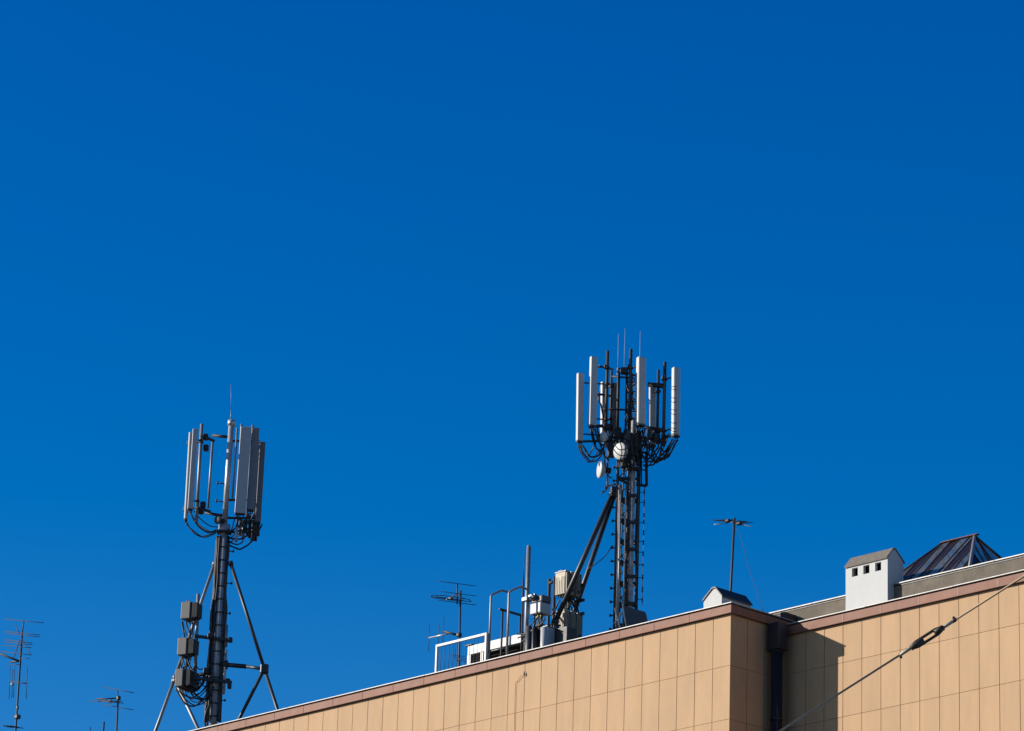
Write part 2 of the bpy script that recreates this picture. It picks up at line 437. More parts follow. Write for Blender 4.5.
# ------------------------------------------------------------------ shared fittings
def panel(parent, top, bot, w, d, phi, m='radome', bev=.03, name='panel_antenna', capm='cap', pole=None, **kw):
    """sector antenna: box whose broad face looks phi degrees right of the street; pole = x,y of its support pipe"""
    ph = R(phi)
    n = -HV*math.cos(ph) + RV*math.sin(ph)
    z = (top-bot); L = z.length; z.normalize()
    n = (n - z*n.dot(z)).normalized(); s = z.cross(n)
    mb = MB(); mb.box((top+bot)/2, (w, d, L), (s, n, z), bev, 3)
    for f in mb.bm.faces: f.smooth = False
    o = mb.build(name, m, parent, **kw)
    c = MB(); c.box(bot - z*.026, (w*.94, d*.94, .05), (s, n, z), .012, 1)
    for k in (-.28, .0, .28):
        q = bot - z*.05 + s*w*k; c.tube([q, q - z*.07], .016, 6)
    c.build('end_cap', capm, o)
    for t in (.12, .88):
        b = MB(); q = bot + z*L*t - n*(d/2+.035)
        b.box(q, (.10, .07, .16), (s, n, z), .008, 1)
        if pole is not None:
            pz = V((pole.x, pole.y, q.z)); b.tube([q, pz], .024, 6); b.box(pz, (.13, .13, .07), (s, n, z), .01, 1)
        b.build('bracket', 'dsteel', o)
    return o, n, s, z
def dish(parent, c, axis, r, m='wpaint', depth=.10, **kw):
    mb = MB(); mb.lathe(c, axis, [(-depth, r*.35), (-depth*.9, r*.6), (-depth*.25, r*.98), (0, r), (.012, r*.99), (.028, r*.8), (.045, r*.45), (.05, .001)], 24)
    o = mb.build('dish_antenna', m, parent, **kw)
    b = MB(); a = V(axis).normalized(); b.lathe(c, axis, [(-depth-.18, .05), (-depth-.17, .085), (-depth-.02, .085), (-depth-.004, .06)], 12)
    b.build('dish_mount', 'dsteel', o); return o
def cable(parent, pts, r=.016, m='cable', name='cable'):
    mb = MB(); mb.tube(spline(pts, 5), r, 6); return mb.build(name, m, parent)

# ------------------------------------------------------------------ left mast
BL = at(213.2, 724, 3.0); BL.z = KZ+ZR
mastL = thing('cell_mast', BL, 'tubular phone mast on thin tripod braces with grey radio boxes on its left side', 'phone mast', 'mobile phone masts on the roof')
def L(px, py, dd=0): return atd(px, py, BL, dd)
def axL(py):               # point on the mast axis at image height py
    lo, hi = 0, 20
    for _ in range(40):
        mid = (lo+hi)/2; p = BL + Z*mid - CAM
        y = 365.5 - F_PX*p.dot(UP)/p.dot(fw)
        if y > py: lo = mid
        else: hi = mid
    return BL + Z*lo
mb = MB(); mb.tube([BL, axL(533)], .135, 18); mb.tube([axL(533), axL(525)], .19, 18)
poleL = mb.build('mast_pole', 'tube', mastL)
for py in range(548, 730, 13):
    b = MB(); c = axL(py); b.tube([c-Z*.02, c+Z*.02], .152, 18); b.box(c-RV*.17-HV*.08, (.10, .1, .04), (RV, HV, Z)); b.build('band', 'dsteel', poleL)
for py in (551, 583, 613, 641, 668, 700):
    c = axL(py); p = MB(); e = c + RV*.33 + Z*.0
    p.tube([c+RV*.12, e], .018, 6); p.tube([e-Z*.035, e+Z*.035], .03, 8); p.build('climbing_peg', 'dsteel', poleL)
for py, sgn in ((484, -1), (502, -1)):
    c = axL(py); p = MB(); e = c - RV*.30 + Z*.03; p.tube([c-RV*.05, e], .02, 6); p.tube([e-Z*.05, e+Z*.05], .03, 8); p.build('climbing_peg', 'dsteel', poleL)
b = MB(); b.box(axL(533)+Z*.02, (.46, .4, .07), (RV, HV, Z), .01, 1); b.build('flange', 'dsteel', poleL)
# feed cables up the left of the tube
for i, (o, q, r) in enumerate(((-.165, -.10, .034), (-.205, -.03, .036), (-.15, -.15, .028), (-.195, .05, .034), (.15, -.09, .026), (.185, -.03, .030), (-.235, -.10, .032), (-.265, -.02, .034), (-.225, -.13, .026), (.215, .02, .024), (.16, -.13, .02))):
    pts = []
    for k in range(14):
        py = 722-k*14.2; c = axL(py); j = random.uniform(-.012, .012)
        pts.append(c + RV*(o*(.82 if k > 8 else 1)+j) + HV*(q+random.uniform(-.02, .02)))
    cable(mastL, pts, r)
t = MB(); t.tube([axL(722)-RV*.13-HV*.12, axL(640)-RV*.14-HV*.12], .016, 6); t.build('cable_conduit', 'bright', mastL)
# braces
def strut(parent, a, b, r, m='brace', name='brace', flange=True):
    mb = MB(); mb.tube([a, b], r, 10)
    if flange:
        d = (b-a).normalized()
        for q in (a+d*.06, b-d*.06): mb.tube([q-d*.06, q+d*.06], r*1.5, 10)
    return mb.build(name, m, parent)
def roofpt(p, q):          # extend p->q down to the roof deck
    d = q-p; return p + d*((KZ+ZR-p.z)/d.z)
kneeR = L(264.5, 669, -.9)
topR = L(230.3, 562, -.12)
strut(mastL, topR, kneeR, .055)
strut(mastL, kneeR, roofpt(topR, kneeR), .055)
strut(mastL, kneeR, roofpt(kneeR, L(239.6, 718, .5)), .055)
mb = MB(); mb.tube([axL(664)+RV*.05, L(246, 666.5, -.5)], .075, 10); mb.tube([L(246, 666.5, -.5), kneeR], .055, 10); mb.box(kneeR, (.26, .2, .3), (RV, HV, Z), .03, 1)
mb.build('strut', 'brace', mastL)
kneeL = L(174.5, 679, 1.2)
topL = L(215.3, 562, .12)
strut(mastL, topL, kneeL, .055, 'steel')
strut(mastL, kneeL, roofpt(kneeL, L(155.5, 731, 1.9)), .055, 'steel')
strut(mastL, kneeL, roofpt(kneeL, L(197.8, 728, .9)), .055, 'steel')
mb = MB(); mb.tube([axL(672), kneeL], .06, 10); mb.build('strut', 'brace', mastL)
# equipment pole with three radio units
pa, pb = L(195, 676, -.1), L(198.2, 594, -.1)
pb = V((pa.x, pa.y, pb.z)) + (pb-V((pa.x, pa.y, pb.z)))*1.0
mb = MB(); mb.tube([pa, pb], .055, 12); mb.build('equipment_pole', 'steel', mastL)
for py, y2 in ((636, 640), (678, 684)):
    mb = MB()
    a, b = L(194, py, -.25), L(232, py+4.5, -.25)
    mb.box((a+b)/2, ((b-a).length, .08, .10), ((b-a).normalized(), HV, Z), .008, 1)
    a, b = L(194, py, .2), L(232, py+4.5, .2)
    mb.box((a+b)/2, ((b-a).length, .08, .10), ((b-a).normalized(), HV, Z), .008, 1)
    mb.build('clamp_rail', 'brace', mastL)
for q in (L(230.5, 640, -.2), L(229.5, 685.5, -.2), L(228, 681, .1), L(211, 679, -.3), L(210.5, 636, -.3), L(226, 664, -.2), L(206, 671, -.2)):
    mb = MB(); mb.box(q, (random.uniform(.12, .2), .2, random.uniform(.12, .22)), (RV, HV, Z), .02, 1); mb.build('clamp', 'dsteel', mastL)
mb = MB(); a, b = L(226, 647, -.15), L(226.6, 625, -.15); mb.tube([a, b], .045, 10); mb.build('pipe_stub', 'steel', mastL)
mb = MB(); a, b = L(223.5, 694, -.2), L(226, 650, -.2); mb.tube([a, b], .045, 10); mb.build('pipe_stub', 'tube', mastL)
def radio(parent, tl, w, d, h, axx, axy, m='rru', fins=True, stick=False):
    """radio unit: tl = top point of the edge nearest the street; axx/axy horizontal axes (width, depth)"""
    c = tl + axx*w/2 + axy*d/2 - Z*h/2
    mb = MB(); mb.box(c, (w, d, h), (axx, axy, Z), .025, 2)
    o = mb.build('radio_unit', m, parent)
    f = MB(); nf = max(3, int(d/.045))
    for k in range(nf):
        f.box(c + axx*(w/2+.014) + axy*(-d/2+d*(k+.5)/nf), (.03, .014, h*.86), (axx, axy, Z))
    f.build('cooling_fin', m if not fins else 'fin', o)
    for k in range(4):
        n = MB(); q = c - Z*h/2 + axx*(-w*.35+w*.23*k) ; n.tube([q, q-Z*.08], .02, 6); n.build('connector', 'cap', o)
    if m == 'beige':
        tp = MB(); tp.box(c + Z*(h/2+.012), (w+.02, d+.02, .028), (axx, axy, Z), .006, 1); tp.build('unit_lid', 'wpaint', o)
        rb = MB()
        for k in range(6): rb.box(c - axy*(d/2+.006) + axx*w*(-.4+.16*k) - Z*h*.08, (.018, .012, h*.72), (axx, axy, Z))
        rb.build('front_rib', m, o)
        sm = MB(); sm.box(c + axx*(w/2+.016) + axy*(d/2-.012), (.034, .024, h*.98), (axx, axy, Z)); sm.build('painted_gap', 'cap', o)  # dark strip painting the shaded gap behind each unit
        gr_ = MB(); gr_.box(c + axx*(w/2+.03) - axy*.01 - Z*h*.30, (.05, d*.5, .09), (axx, axy, Z), .01, 1); gr_.build('grip', 'cap', o)
    hd = MB(); q = c + Z*h/2 + Z*.02
    hd.tube(spline([q-axx*w*.38, q-axx*w*.36+Z*.05, q-axx*w*.1+Z*.06, q-axx*w*.08]), .012, 6); hd.build('handle', 'steel', o)
    if stick:
        s = MB(); s.box(c - axy*(d/2+.003) + Z*h*.22, (w*.28, .006, h*.2), (axx, axy, Z)); s.build('sticker', 'sticker', o)
    return o
AX1 = (RV*.92 - HV*.39).normalized(); AY1 = (HV*.92 + RV*.39).normalized()     # a box turned so that two sides show
def turned(deg):
    a = R(deg); return (RV*math.cos(a) + HV*math.sin(a)), (HV*math.cos(a) - RV*math.sin(a))
ax, ay = turned(64)
for (px, py, h, w, d) in ((190.6, 601.0, .56, .42, .34), (187, 637, .56, .44, .34), (183.2, 668, .58, .74, .28)):
    tl = L(px, py, -.35)
    o = radio(mastL, tl, w, d, h, ax, ay)
    base = tl + ax*w*.5 + ay*d*.5 - Z*h
    hk = MB()
    for q in range(6): hk.box(tl + ax*w*.5 - ay*(.03+.036*q) - Z*(h*.5+.015*(q % 2)), (w*.86, .016, h*(.92-.05*(q % 3))), (ax, ay, Z))
    hk.box(tl + ax*w*.55 - ay*.10 - Z*h*.5, (w*.6, .2, h*.7), (ax, ay, Z)); hk.build('heat_sink', 'fin', o)
    mount = MB(); mount.box(base+Z*h*.6+ax*w*.62+ay*.05, (.12, .2, .16), (ax, ay, Z), .01, 1); mount.tube([base+Z*h*.6+ax*w*.6, V((pa.x,pa.y,base.z+h*.6))], .035, 8); mount.build('mounting_arm', 'dsteel', o)
# cable loops under the radio units
def loop(parent, a, b, sag, r=.016, jit=.03, via=None):
    mids = [a.lerp(b, t) - Z*(sag*4*t*(1-t)) + V((random.uniform(-jit,jit), random.uniform(-jit,jit), random.uniform(-jit,jit)/2)) for t in (.12, .3, .5, .7, .88)]
    return cable(parent, [a]+mids+[b], r)
for (x0, y0_, x1, y1_, sg) in ((176, 688, 214, 686, .62), (179, 690, 215, 690, .5), (184, 690, 214, 680, .55), (188, 689, 213, 672, .42), (192, 688, 212, 695, .22), (187, 655, 196, 665, .3), (190, 655, 184, 668, .1), (182, 655, 181, 669, .05), (194, 655, 203, 668, .2), (182, 621, 190, 637, .3), (192, 620, 195, 636, .2), (183, 622, 194, 634, .25), (186, 622, 196, 640, .2), (189, 622, 192, 650, .1), (182, 657, 190, 672, .1), (186, 657, 196, 668, .18), (191, 657, 188, 672, .05),
        (179, 690, 212, 676, .45), (182, 690, 210, 684, .38), (186, 690, 209, 671, .30), (190, 690, 211, 692, .28), (194, 690, 206, 674, .2), (199, 683, 210, 668, .22), (199, 678, 211, 676, .3), (203, 676, 212, 664, .15)):
    loop(mastL, L(x0, y0_, random.uniform(-.2, .2)), L(x1, y1_, random.uniform(-.25, .05)), sg, random.choice((.018, .024, .028)))
cable(mastL, [L(199, 697), L(203, 702), L(207, 709), L(208, 714), L(206.5, 719), L(207, 727)], .018)
cable(mastL, [L(212, 700, -.2), L(206.5, 711, -.3), L(204.8, 720, -.3), L(206, 728, -.2)], .026)
cable(mastL, [L(210, 703, -.2), L(207.5, 714, -.3), L(208, 725, -.3)], .02)

# head: central pole, side frame, five panel antennas
hp0, hp1 = axL(527), L(231.6, 421)
mb = MB(); mb.tube([hp0, hp1], .092, 16); mb.tube([hp1-Z*.16, hp1+Z*.02], .125, 16); head = mb.build('head_pole', 'bright', mastL)
mb = MB(); mb.tube([hp1-RV*.04, hp1-RV*.03+Z*.38], .016, 6); mb.tube([hp1-RV*.03+Z*.38, L(230.7, 384.5)], .010, 6, True, .006); mb.build('whip_antenna', 'steel', mastL)
def vpole(parent, a, b, r=.04, m='steel', name='antenna_pole'):
    mb = MB(); mb.tube([a, b], r, 10); return mb.build(name, m, parent)
pA0, pA1 = L(196.3, 522, -.2), L(201.9, 424, -.2)
vpole(mastL, pA0, pA1, .055)
pB0, pB1 = L(208, 508, .3), L(212.8, 440, .3); vpole(mastL, pB0, pB1, .04)
for (a, b) in ((L(212.7, 435.5, .2), axL(437)), (L(205.5, 513, .2), axL(516)), (L(200.5, 435, -.2), L(214, 441, .2)), (L(198, 508, -.2), L(210, 511.5, .25))):
    mb = MB(); mb.tube([a, b], .05, 10); mb.build('side_arm', 'dsteel', mastL)
for q in (L(205.5, 437, 0), L(206, 448, 0), L(203, 505, 0), L(201, 511, .0)): mb = MB(); mb.box(q, (.18, .2, .2), (RV, HV, Z), .03, 1); mb.build('clamp', 'dsteel', mastL)
LP = []
LP.append(panel(mastL, L(190.8, 432.5, -.1), L(185.8, 519, -.1), .14, .07, 60, 'radome', .02, pole=pA0))
LP.append(panel(mastL, L(195.6, 429, -.4), L(190.2, 509, -.4), .18, .12, 8, 'greydome', .02, pole=pA0))
for (x0, y0_, x1, y1_, dd, r) in ((237.2, 428, 232.3, 500, -.15, .032), (252.6, 425, 246, 530, .35, .036), (241.5, 424, 237, 533, .25, .036), (259, 440, 253, 538, .5, .032)):
    vpole(mastL, L(x1, y1_, dd), L(x0, y0_, dd), r)
LP.append(panel(mastL, L(246.2, 427, -.32), L(240.0, 513.5, -.32), .355, .12, 5, 'greydome', .022, pole=L(241, 500, .25)))
LP.append(panel(mastL, L(255.6, 428, -.12), L(250.3, 510, -.12), .25, .13, 10, 'midgrey', .022, pole=L(249, 500, .35)))
LP.append(panel(mastL, L(262.6, 442, .2), L(257.8, 522, .2), .19, .10, 14, 'browndome', .018, pole=L(256, 510, .5)))
for py in (441, 500, 518):
    mb = MB(); mb.tube([axL(py), axL(py)+(L(256, py+2, .3)-axL(py+2))], .04, 8); mb.build('side_arm', 'dsteel', mastL)
dish(mastL, L(217.8, 519.5, -.25), -HV*.8-RV*.6, .15, 'fin')
for (x, y, y2, dd) in ((236, 527, 542, -.2), (243, 520, 540, .1), (252.5, 520, 541, .2), (247, 528, 534, -.1), (255.5, 522, 541, .35), (249.5, 516, 538, .3), (240, 518, 536, .3), (245.5, 519, 533, .0), (258, 523, 536, .4)):
    mb = MB(); a = L(x+.6, y, dd); b = L(x, y2, dd); mb.tube([a, b], .05, 10); mb.build('filter_can', 'tube' if x < 245 else 'dsteel', mastL)
for (x0, y0_, x1, y1_, sg) in ((187, 522, 217, 529, .35), (186, 523, 216, 533, .28), (190, 512, 216, 530, .3), (194, 511, 218, 527, .15), (197, 522, 217, 532, .1), (236, 517, 226, 533, .2), (239, 517, 228, 530, .25), (243, 517, 226, 535, .3), (247, 514, 229, 533, .2),
        (251, 513, 228, 536, .35), (254, 514, 230, 531, .22), (257, 525, 229, 537, .25), (259, 525, 250, 540, .1), (233, 541, 226, 536, .1), (243, 541, 228, 541, .12), (252, 541, 229, 545, .2), (262, 524, 255, 536, .12), (240, 519, 247, 537, .0), (249, 513, 243, 532, .02)):
    loop(mastL, L(x0, y0_, random.uniform(-.3, .2)), L(x1, y1_, random.uniform(-.2, .1)), sg, random.choice((.018, .023, .028)))

# ------------------------------------------------------------------ right mast
BR = at(625.5, 634, 3.0); BR.z = KZ+ZR
mastR = thing('cell_mast', BR, 'lattice phone mast with white panel antennas round its head and two thick raking struts', 'phone mast', 'mobile phone masts on the roof')
def Q(px, py, dd=0): return atd(px, py, BR, dd)
zt_ = Q(625, 432).z; ztop = Q(625, 372).z
legs = []
for (o, q) in ((-.33, -.16), (.29, -.12), (.0, .36)):
    legs.append((o, q))
    tow = MB(); tow.tube([BR+RV*o+HV*q, V((BR.x, BR.y, zt_))+RV*o+HV*q], .04, 10); tower = tow.build('mast_leg', 'dsteel', mastR)
col = MB()
z = BR.z + .35; k = 0
while z < zt_:
    cl = MB()
    for i in range(3):
        a, b = legs[i], legs[(i+1) % 3]
        A = V((BR.x, BR.y, z)) + RV*a[0] + HV*a[1]; B = V((BR.x, BR.y, z)) + RV*b[0] + HV*b[1]
        cl.box((A+B)/2, ((B-A).length, .05, .08), ((B-A).normalized(), Z.cross((B-A).normalized()), Z))
    cl.build('collar', 'dsteel', tower)
    if z+.6 < zt_:
        a, b = (legs[0], legs[1]) if k % 2 else (legs[1], legs[2])
        col.tube([V((BR.x, BR.y, z))+RV*a[0]+HV*a[1], V((BR.x, BR.y, z+.62))+RV*b[0]+HV*b[1]], .016, 6)
        a, b = (legs[2], legs[0]) if k % 2 else (legs[0], legs[2])
        col.tube([V((BR.x, BR.y, z))+RV*a[0]+HV*a[1], V((BR.x, BR.y, z+.62))+RV*b[0]+HV*b[1]], .016, 6)
    z += .62; k += 1
col.build('lattice_bar', 'dsteel', tower)
z = BR.z + .25
while z < zt_ - .3:
    p = MB(); c = V((BR.x, BR.y, z)) + RV*(-.37) - HV*.16
    p.tube([c+RV*.04, c-RV*.075], .02, 6); p.tube([c-RV*.075-Z*.035, c-RV*.075+Z*.035], .03, 8); p.build('climbing_peg', 'dsteel', tower)
    z += .40
# pale pipes on the front left, trunk in the middle, cable bundle
for (o, q, r, mm) in ((-.235, -.30, .032, 'steel'), (-.085, -.32, .026, 'steel'), (-.275, -.22, .03, 'bright')):
    a = V((BR.x, BR.y, BR.z+.3)) + RV*o + HV*q; vpole(mastR, a, V((a.x, a.y, Q(620, 488).z)), r, mm, 'cable_conduit')
mb = MB(); mb.tube([BR+RV*.10-HV*.14, V((BR.x, BR.y, zt_+.3))+RV*.10-HV*.14], .08, 14); mb.build('core_tube', 'mottle', mastR)
zz = BR.z+.6
while zz < zt_:
    mb = MB(); mb.box(V((BR.x, BR.y, zz))+RV*.10-HV*.24, (.40, .05, .10), (RV, HV, Z), .01, 1); mb.build('cable_clamp', 'cap', mastR); zz += .80
for i in range(5):
    o, q = ((-.02, -.2), (.23, -.12), (.25, -.05), (-.18, -.05), (.02, -.12), (.24, -.05), (.0, -.1), (-.16, -.05), (.22, .05))[i]
    o += random.uniform(-.03, .03); pts = []
    zz = BR.z+.1
    while zz < zt_:
        pts.append(V((BR.x, BR.y, zz)) + RV*(o+random.uniform(-.025, .025)) + HV*(q+random.uniform(-.02, .02))); zz += .75
    cable(mastR, pts, random.choice((.02, .026, .03)))
# safety rail at the right, with clips
sr = MB(); a = V((BR.x, BR.y, Q(640, 607).z)) + RV*.45 - HV*.1; b = V((a.x, a.y, Q(641, 486).z))
sr.tube([a, b], .011, 6); sr = sr.build('safety_cable', 'bright', mastR)
zz = a.z + .2
while zz < b.z:
    c = MB(); q = V((a.x, a.y, zz)); c.tube([q-Z*random.uniform(.03, .12), q+Z*random.uniform(.03, .1)], .02, 6)
    c.tube([q, q-RV*.13], .012, 6) if random.random() < .6 else None
    c.build('cable_clip', 'cap', sr); zz += random.uniform(.22, .42)
# side rack (dark frame hanging at the right below the head)
mb = MB()
u0, u1 = Q(641.5, 452, -.1), Q(641.5, 484, -.1); v0, v1 = Q(646.5, 452, -.1), Q(646.5, 486, -.1)
mb.tube([v0, v1], .045, 8); mb.tube([u0, u1], .02, 8); mb.tube([Q(636, 484.5, -.1), v1], .045, 8); mb.tube([Q(636, 454, -.1), v0], .03, 8); mb.tube([Q(640, 470, -.1), Q(646, 470, -.1)], .02, 8)
mb.build('side_rack', 'dsteel', mastR)
# raking struts
b1t = Q(613.5, 492, -.1); b1 = at(554.4, 623.5, 1.35); strut(mastR, b1t, b1, .072, 'brace')
mb = MB(); mb.bx(b1.x-.10, b1.x+.72, b1.y-.20, b1.y+.20, KZ+ZR, b1.z-.24, .01); mb.bx(b1.x-.10, b1.x+.10, b1.y-.12, b1.y+.12, b1.z-.24, b1.z-.07); mb.bx(b1.x-.10, b1.x+.12, b1.y-.14, b1.y+.14, b1.z-.07, b1.z-.03); mb.build('strut_plinth', 'slate', mastR)
b2t = Q(614.5, 494, .05); b2 = roofpt(b2t, Q(577, 604, 1.0)); strut(mastR, b2t, b2, .072, 'brace')
mb = MB(); mb.box(Q(614, 492.5, -.05), (.2, .3, .3), (RV, HV, Z), .03, 1); mb.build('strut_plate', 'dsteel', mastR)
cable(mastR, [Q(612.5, 545, -.2), Q(606, 555, -.3), Q(597, 563, -.4), Q(588, 569, -.3)], .014)
# foot: leaning sheet cover and white cross bars
mb = MB()
pts = [Q(622, 605, -.5), Q(645.5, 612, -.5), Q(649.5, 632, -.5), Q(628, 640, -.5)]
mb.prism(pts, HV*.35 + RV*.05); mb.build('foot_cover', 'lid', mastR)
mb = MB()
a, b = Q(614.5, 608, -.75), Q(622, 634, -.75); mb.box((a+b)/2, (.035, .02, (a-b).length), (RV, HV, (a-b).normalized()))
a, b = Q(623.5, 611, -.72), Q(613.5, 624, -.72); mb.box((a+b)/2, (.03, .02, (a-b).length), (RV, HV, (a-b).normalized()))
a, b = Q(622.3, 603, -.6), Q(627, 631, -.6); mb.box((a+b)/2, (.03, .02, (a-b).length), (RV, HV, (a-b).normalized()))
mb.build('cross_bar', 'wpaint', mastR)

# head lattice, antenna pipes
hl = MB()
for (o, q) in ((-.13, -.1), (.19, -.1), (.03, .2)):
    c = V((BR.x, BR.y, 0))+RV*o+HV*q
    hl.tube([c+Z*(zt_-.3), c+Z*ztop], .032, 8)
zz = zt_; k = 0
while zz < ztop-.1:
    pts = [V((BR.x, BR.y, zz))+RV*o+HV*q for o, q in ((-.13, -.1), (.19, -.1), (.03, .2))]
    pt2 = [p+Z*.3 for p in pts]
    for i in range(3):
        hl.tube([pts[i], pts[(i+1) % 3]], .018, 6); hl.tube([pts[i], pt2[(i+1+k) % 3]], .014, 6)
    zz += .3; k = 1-k
hl.build('head_lattice', 'dsteel', mastR)
poles = {}
for nm, x, y0_, y1_, dd, r in (('a', 606.3, 350.8, 436, -.35, .045), ('b', 610.8, 371, 436, .25, .035), ('c', 618, 368, 430, -.1, .045), ('d', 629.8, 349.2, 430, -.35, .048), ('e', 657.7, 370, 444, .2, .042), ('f', 664, 362, 446, -.6, .048)):
    a, b = Q(x-.6, y1_, dd), Q(x, y0_, dd); poles[nm] = a; vpole(mastR, V((a.x, a.y, a.z)), V((a.x, a.y, b.z)), r, 'dsteel')
mb = MB()
for (a, b, r) in ((Q(606, 359, -.35), Q(606.5, 441, -.35), .0), (Q(599, 366, -.35), Q(613, 369.5, .1), .03), (Q(598, 394, -.3), Q(611, 396, .2), .035), (Q(603, 409, -.2), Q(630, 410, -.2), .03),
        (Q(648.5, 384.5, .1), Q(664, 386, -.1), .075), (Q(645, 427.5, -.2), Q(664, 430, -.1), .055), (Q(664, 436.5, -.55), Q(676, 436, -.95), .035), (Q(578, 441.5, -.5), Q(607, 441, -.3), .035),
        (Q(589, 426.5, -.5), Q(611, 425.5, -.2), .05), (Q(604, 438, -.3), Q(640, 433, -.1), .05), (Q(622, 434, -.2), Q(666, 441, -.2), .05), (Q(620, 370.5, -.2), Q(637, 376, -.4), .03), (Q(612, 376.5, 0), Q(632, 378, -.2), .03),
        (Q(606, 440, -.3), Q(620, 428, .1), .035), (Q(637, 436, -.1), Q(650, 447, .3), .04), (Q(613, 444, .4), Q(656, 446, .5), .04)):
    if r: mb.tube([a, b], r, 8)
for q, s in ((Q(624.5, 371, -.3), .22), (Q(606.2, 367, -.35), .14), (Q(629.8, 366.5, -.35), .13), (Q(664, 378, -.25), .14), (Q(606.5, 427, -.3), .2), (Q(657, 431, 0), .2), (Q(664, 437, -.25), .16)):
    mb.box(q, (s, s, s*.8), (RV, HV, Z), .02, 1)
mb.build('support_frame', 'dsteel', mastR)
RP = []
RP.append(panel(mastR, Q(580.4, 373.5, -.5), Q(579.6, 441, -.5), .195, .13, 26, 'radome', .018, pole=poles['a'], label='outermost white panel antenna on the left'))
RP.append(panel(mastR, Q(593.8, 357, -.55), Q(592.2, 425.4, -.55), .215, .13, 26, 'radome', .018, pole=poles['a']))
RP.append(panel(mastR, Q(641.2, 357, -.65), Q(640.6, 424.8, -.65), .27, .19, 30, 'radome', .06, pole=poles['d']))
RP.append(panel(mastR, Q(676.0, 367.5, -.98), Q(675.6, 435.5, -.98), .24, .17, 34, 'radome', .055, pole=poles['f']))
RP.append(panel(mastR, Q(652.4, 386, .35), Q(652, 444.6, .35), .19, .12, 20, 'greydome', .02, pole=poles['e']))
RP.append(panel(mastR, Q(603.4, 382, .45), Q(603, 434, .45), .14, .11, 32, 'greydome', .02, pole=poles['b']))
RP.append(panel(mastR, Q(613.6, 383, .5), Q(613.2, 427, .5), .19, .11, 10, 'browndome', .02, pole=poles['b']))
# thin dark squiggles drawn as the cable shadows on the right-hand panel
for py in (386, 388.5, 397, 401, 409, 413, 422, 427.5, 430):
    a = Q(671.0, py, -1.10); b = Q(673.5, py+1.0+random.uniform(-.5, .6), -1.16); c2 = Q(676.5, py+random.uniform(.2, 1.8), -1.13)
    cable(RP[3][0], [a, b, c2], .010, 'cap', 'cable_shadow')
for x, y0_, y1_, dd in ((617.6, 334, 372, 0.), (624, 328.5, 372, 0.1), (639.3, 331, 376, .0)):
    mb = MB(); a, b = Q(x, y1_, dd), Q(x, y0_, dd); mb.tube([a, V((a.x, a.y, b.z))], .0075, 6, True, .004); mb.tube([a-Z*.1, a+Z*.12], .022, 6); mb.build('whip_antenna', 'greydome', mastR)
dish(mastR, Q(620.3, 451.2, -1.0), -HV*.74-RV*.66-Z*.12, .25, 'wpaint', .14)
for (pts_) in (((613.5, 449, -.8), (617, 453.5, -.95), (621, 455.5, -1.0), (626, 455, -.9), (629, 452, -.6)), ((619, 440, -.7), (621.5, 447, -.95), (621.5, 455, -1.), (619, 462, -.8)), ((614, 444, -.8), (619, 449.5, -1.0), (625, 449, -.95), (629, 446, -.6)), ((624.5, 441, -.7), (625.2, 450, -.9), (623.5, 459, -.9), (625, 466, -.6))):
    cable(mastR, [Q(p_[0], p_[1], p_[2]-.36) for p_ in pts_], .016)
d2 = dish(mastR, Q(599.6, 469.5, -.35), -RV*.96-HV*.28, .25, 'wpaint', .16)
mb = MB(); mb.tube([Q(607.5, 458, -.3), Q(607.5, 489, -.3)], .03, 8); mb.tube([Q(603.5, 470, -.3), Q(608, 469, -.3)], .05, 8); mb.tube([Q(607.5, 486, -.3), Q(616, 484, -.1)], .03, 8); mb.build('dish_pole', 'steel', mastR)
dish(mastR, Q(603.0, 437, -.5), -RV*.75-HV*.66, .16, 'wpaint', .14)
for (x, y, w, d, h, mm) in ((627.5, 441.5, .28, .2, .52, 'rru'), (634.0, 446, .22, .22, .62, 'fin'), (611, 449, .2, .2, .5, 'fin'), (656, 438, .2, .16, .26, 'fin'), (649, 434, .12, .12, .3, 'fin'), (616, 433, .26, .2, .3, 'fin'), (626, 462, .3, .22, .35, 'fin'), (605.5, 443.5, .12, .12, .22, 'greydome')):
    mb = MB(); mb.box(Q(x, y, random.uniform(-.35, -.1)), (w, d, h), turned(random.uniform(10, 40))+(Z,), .02, 2); mb.build('radio_unit', mm, mastR)
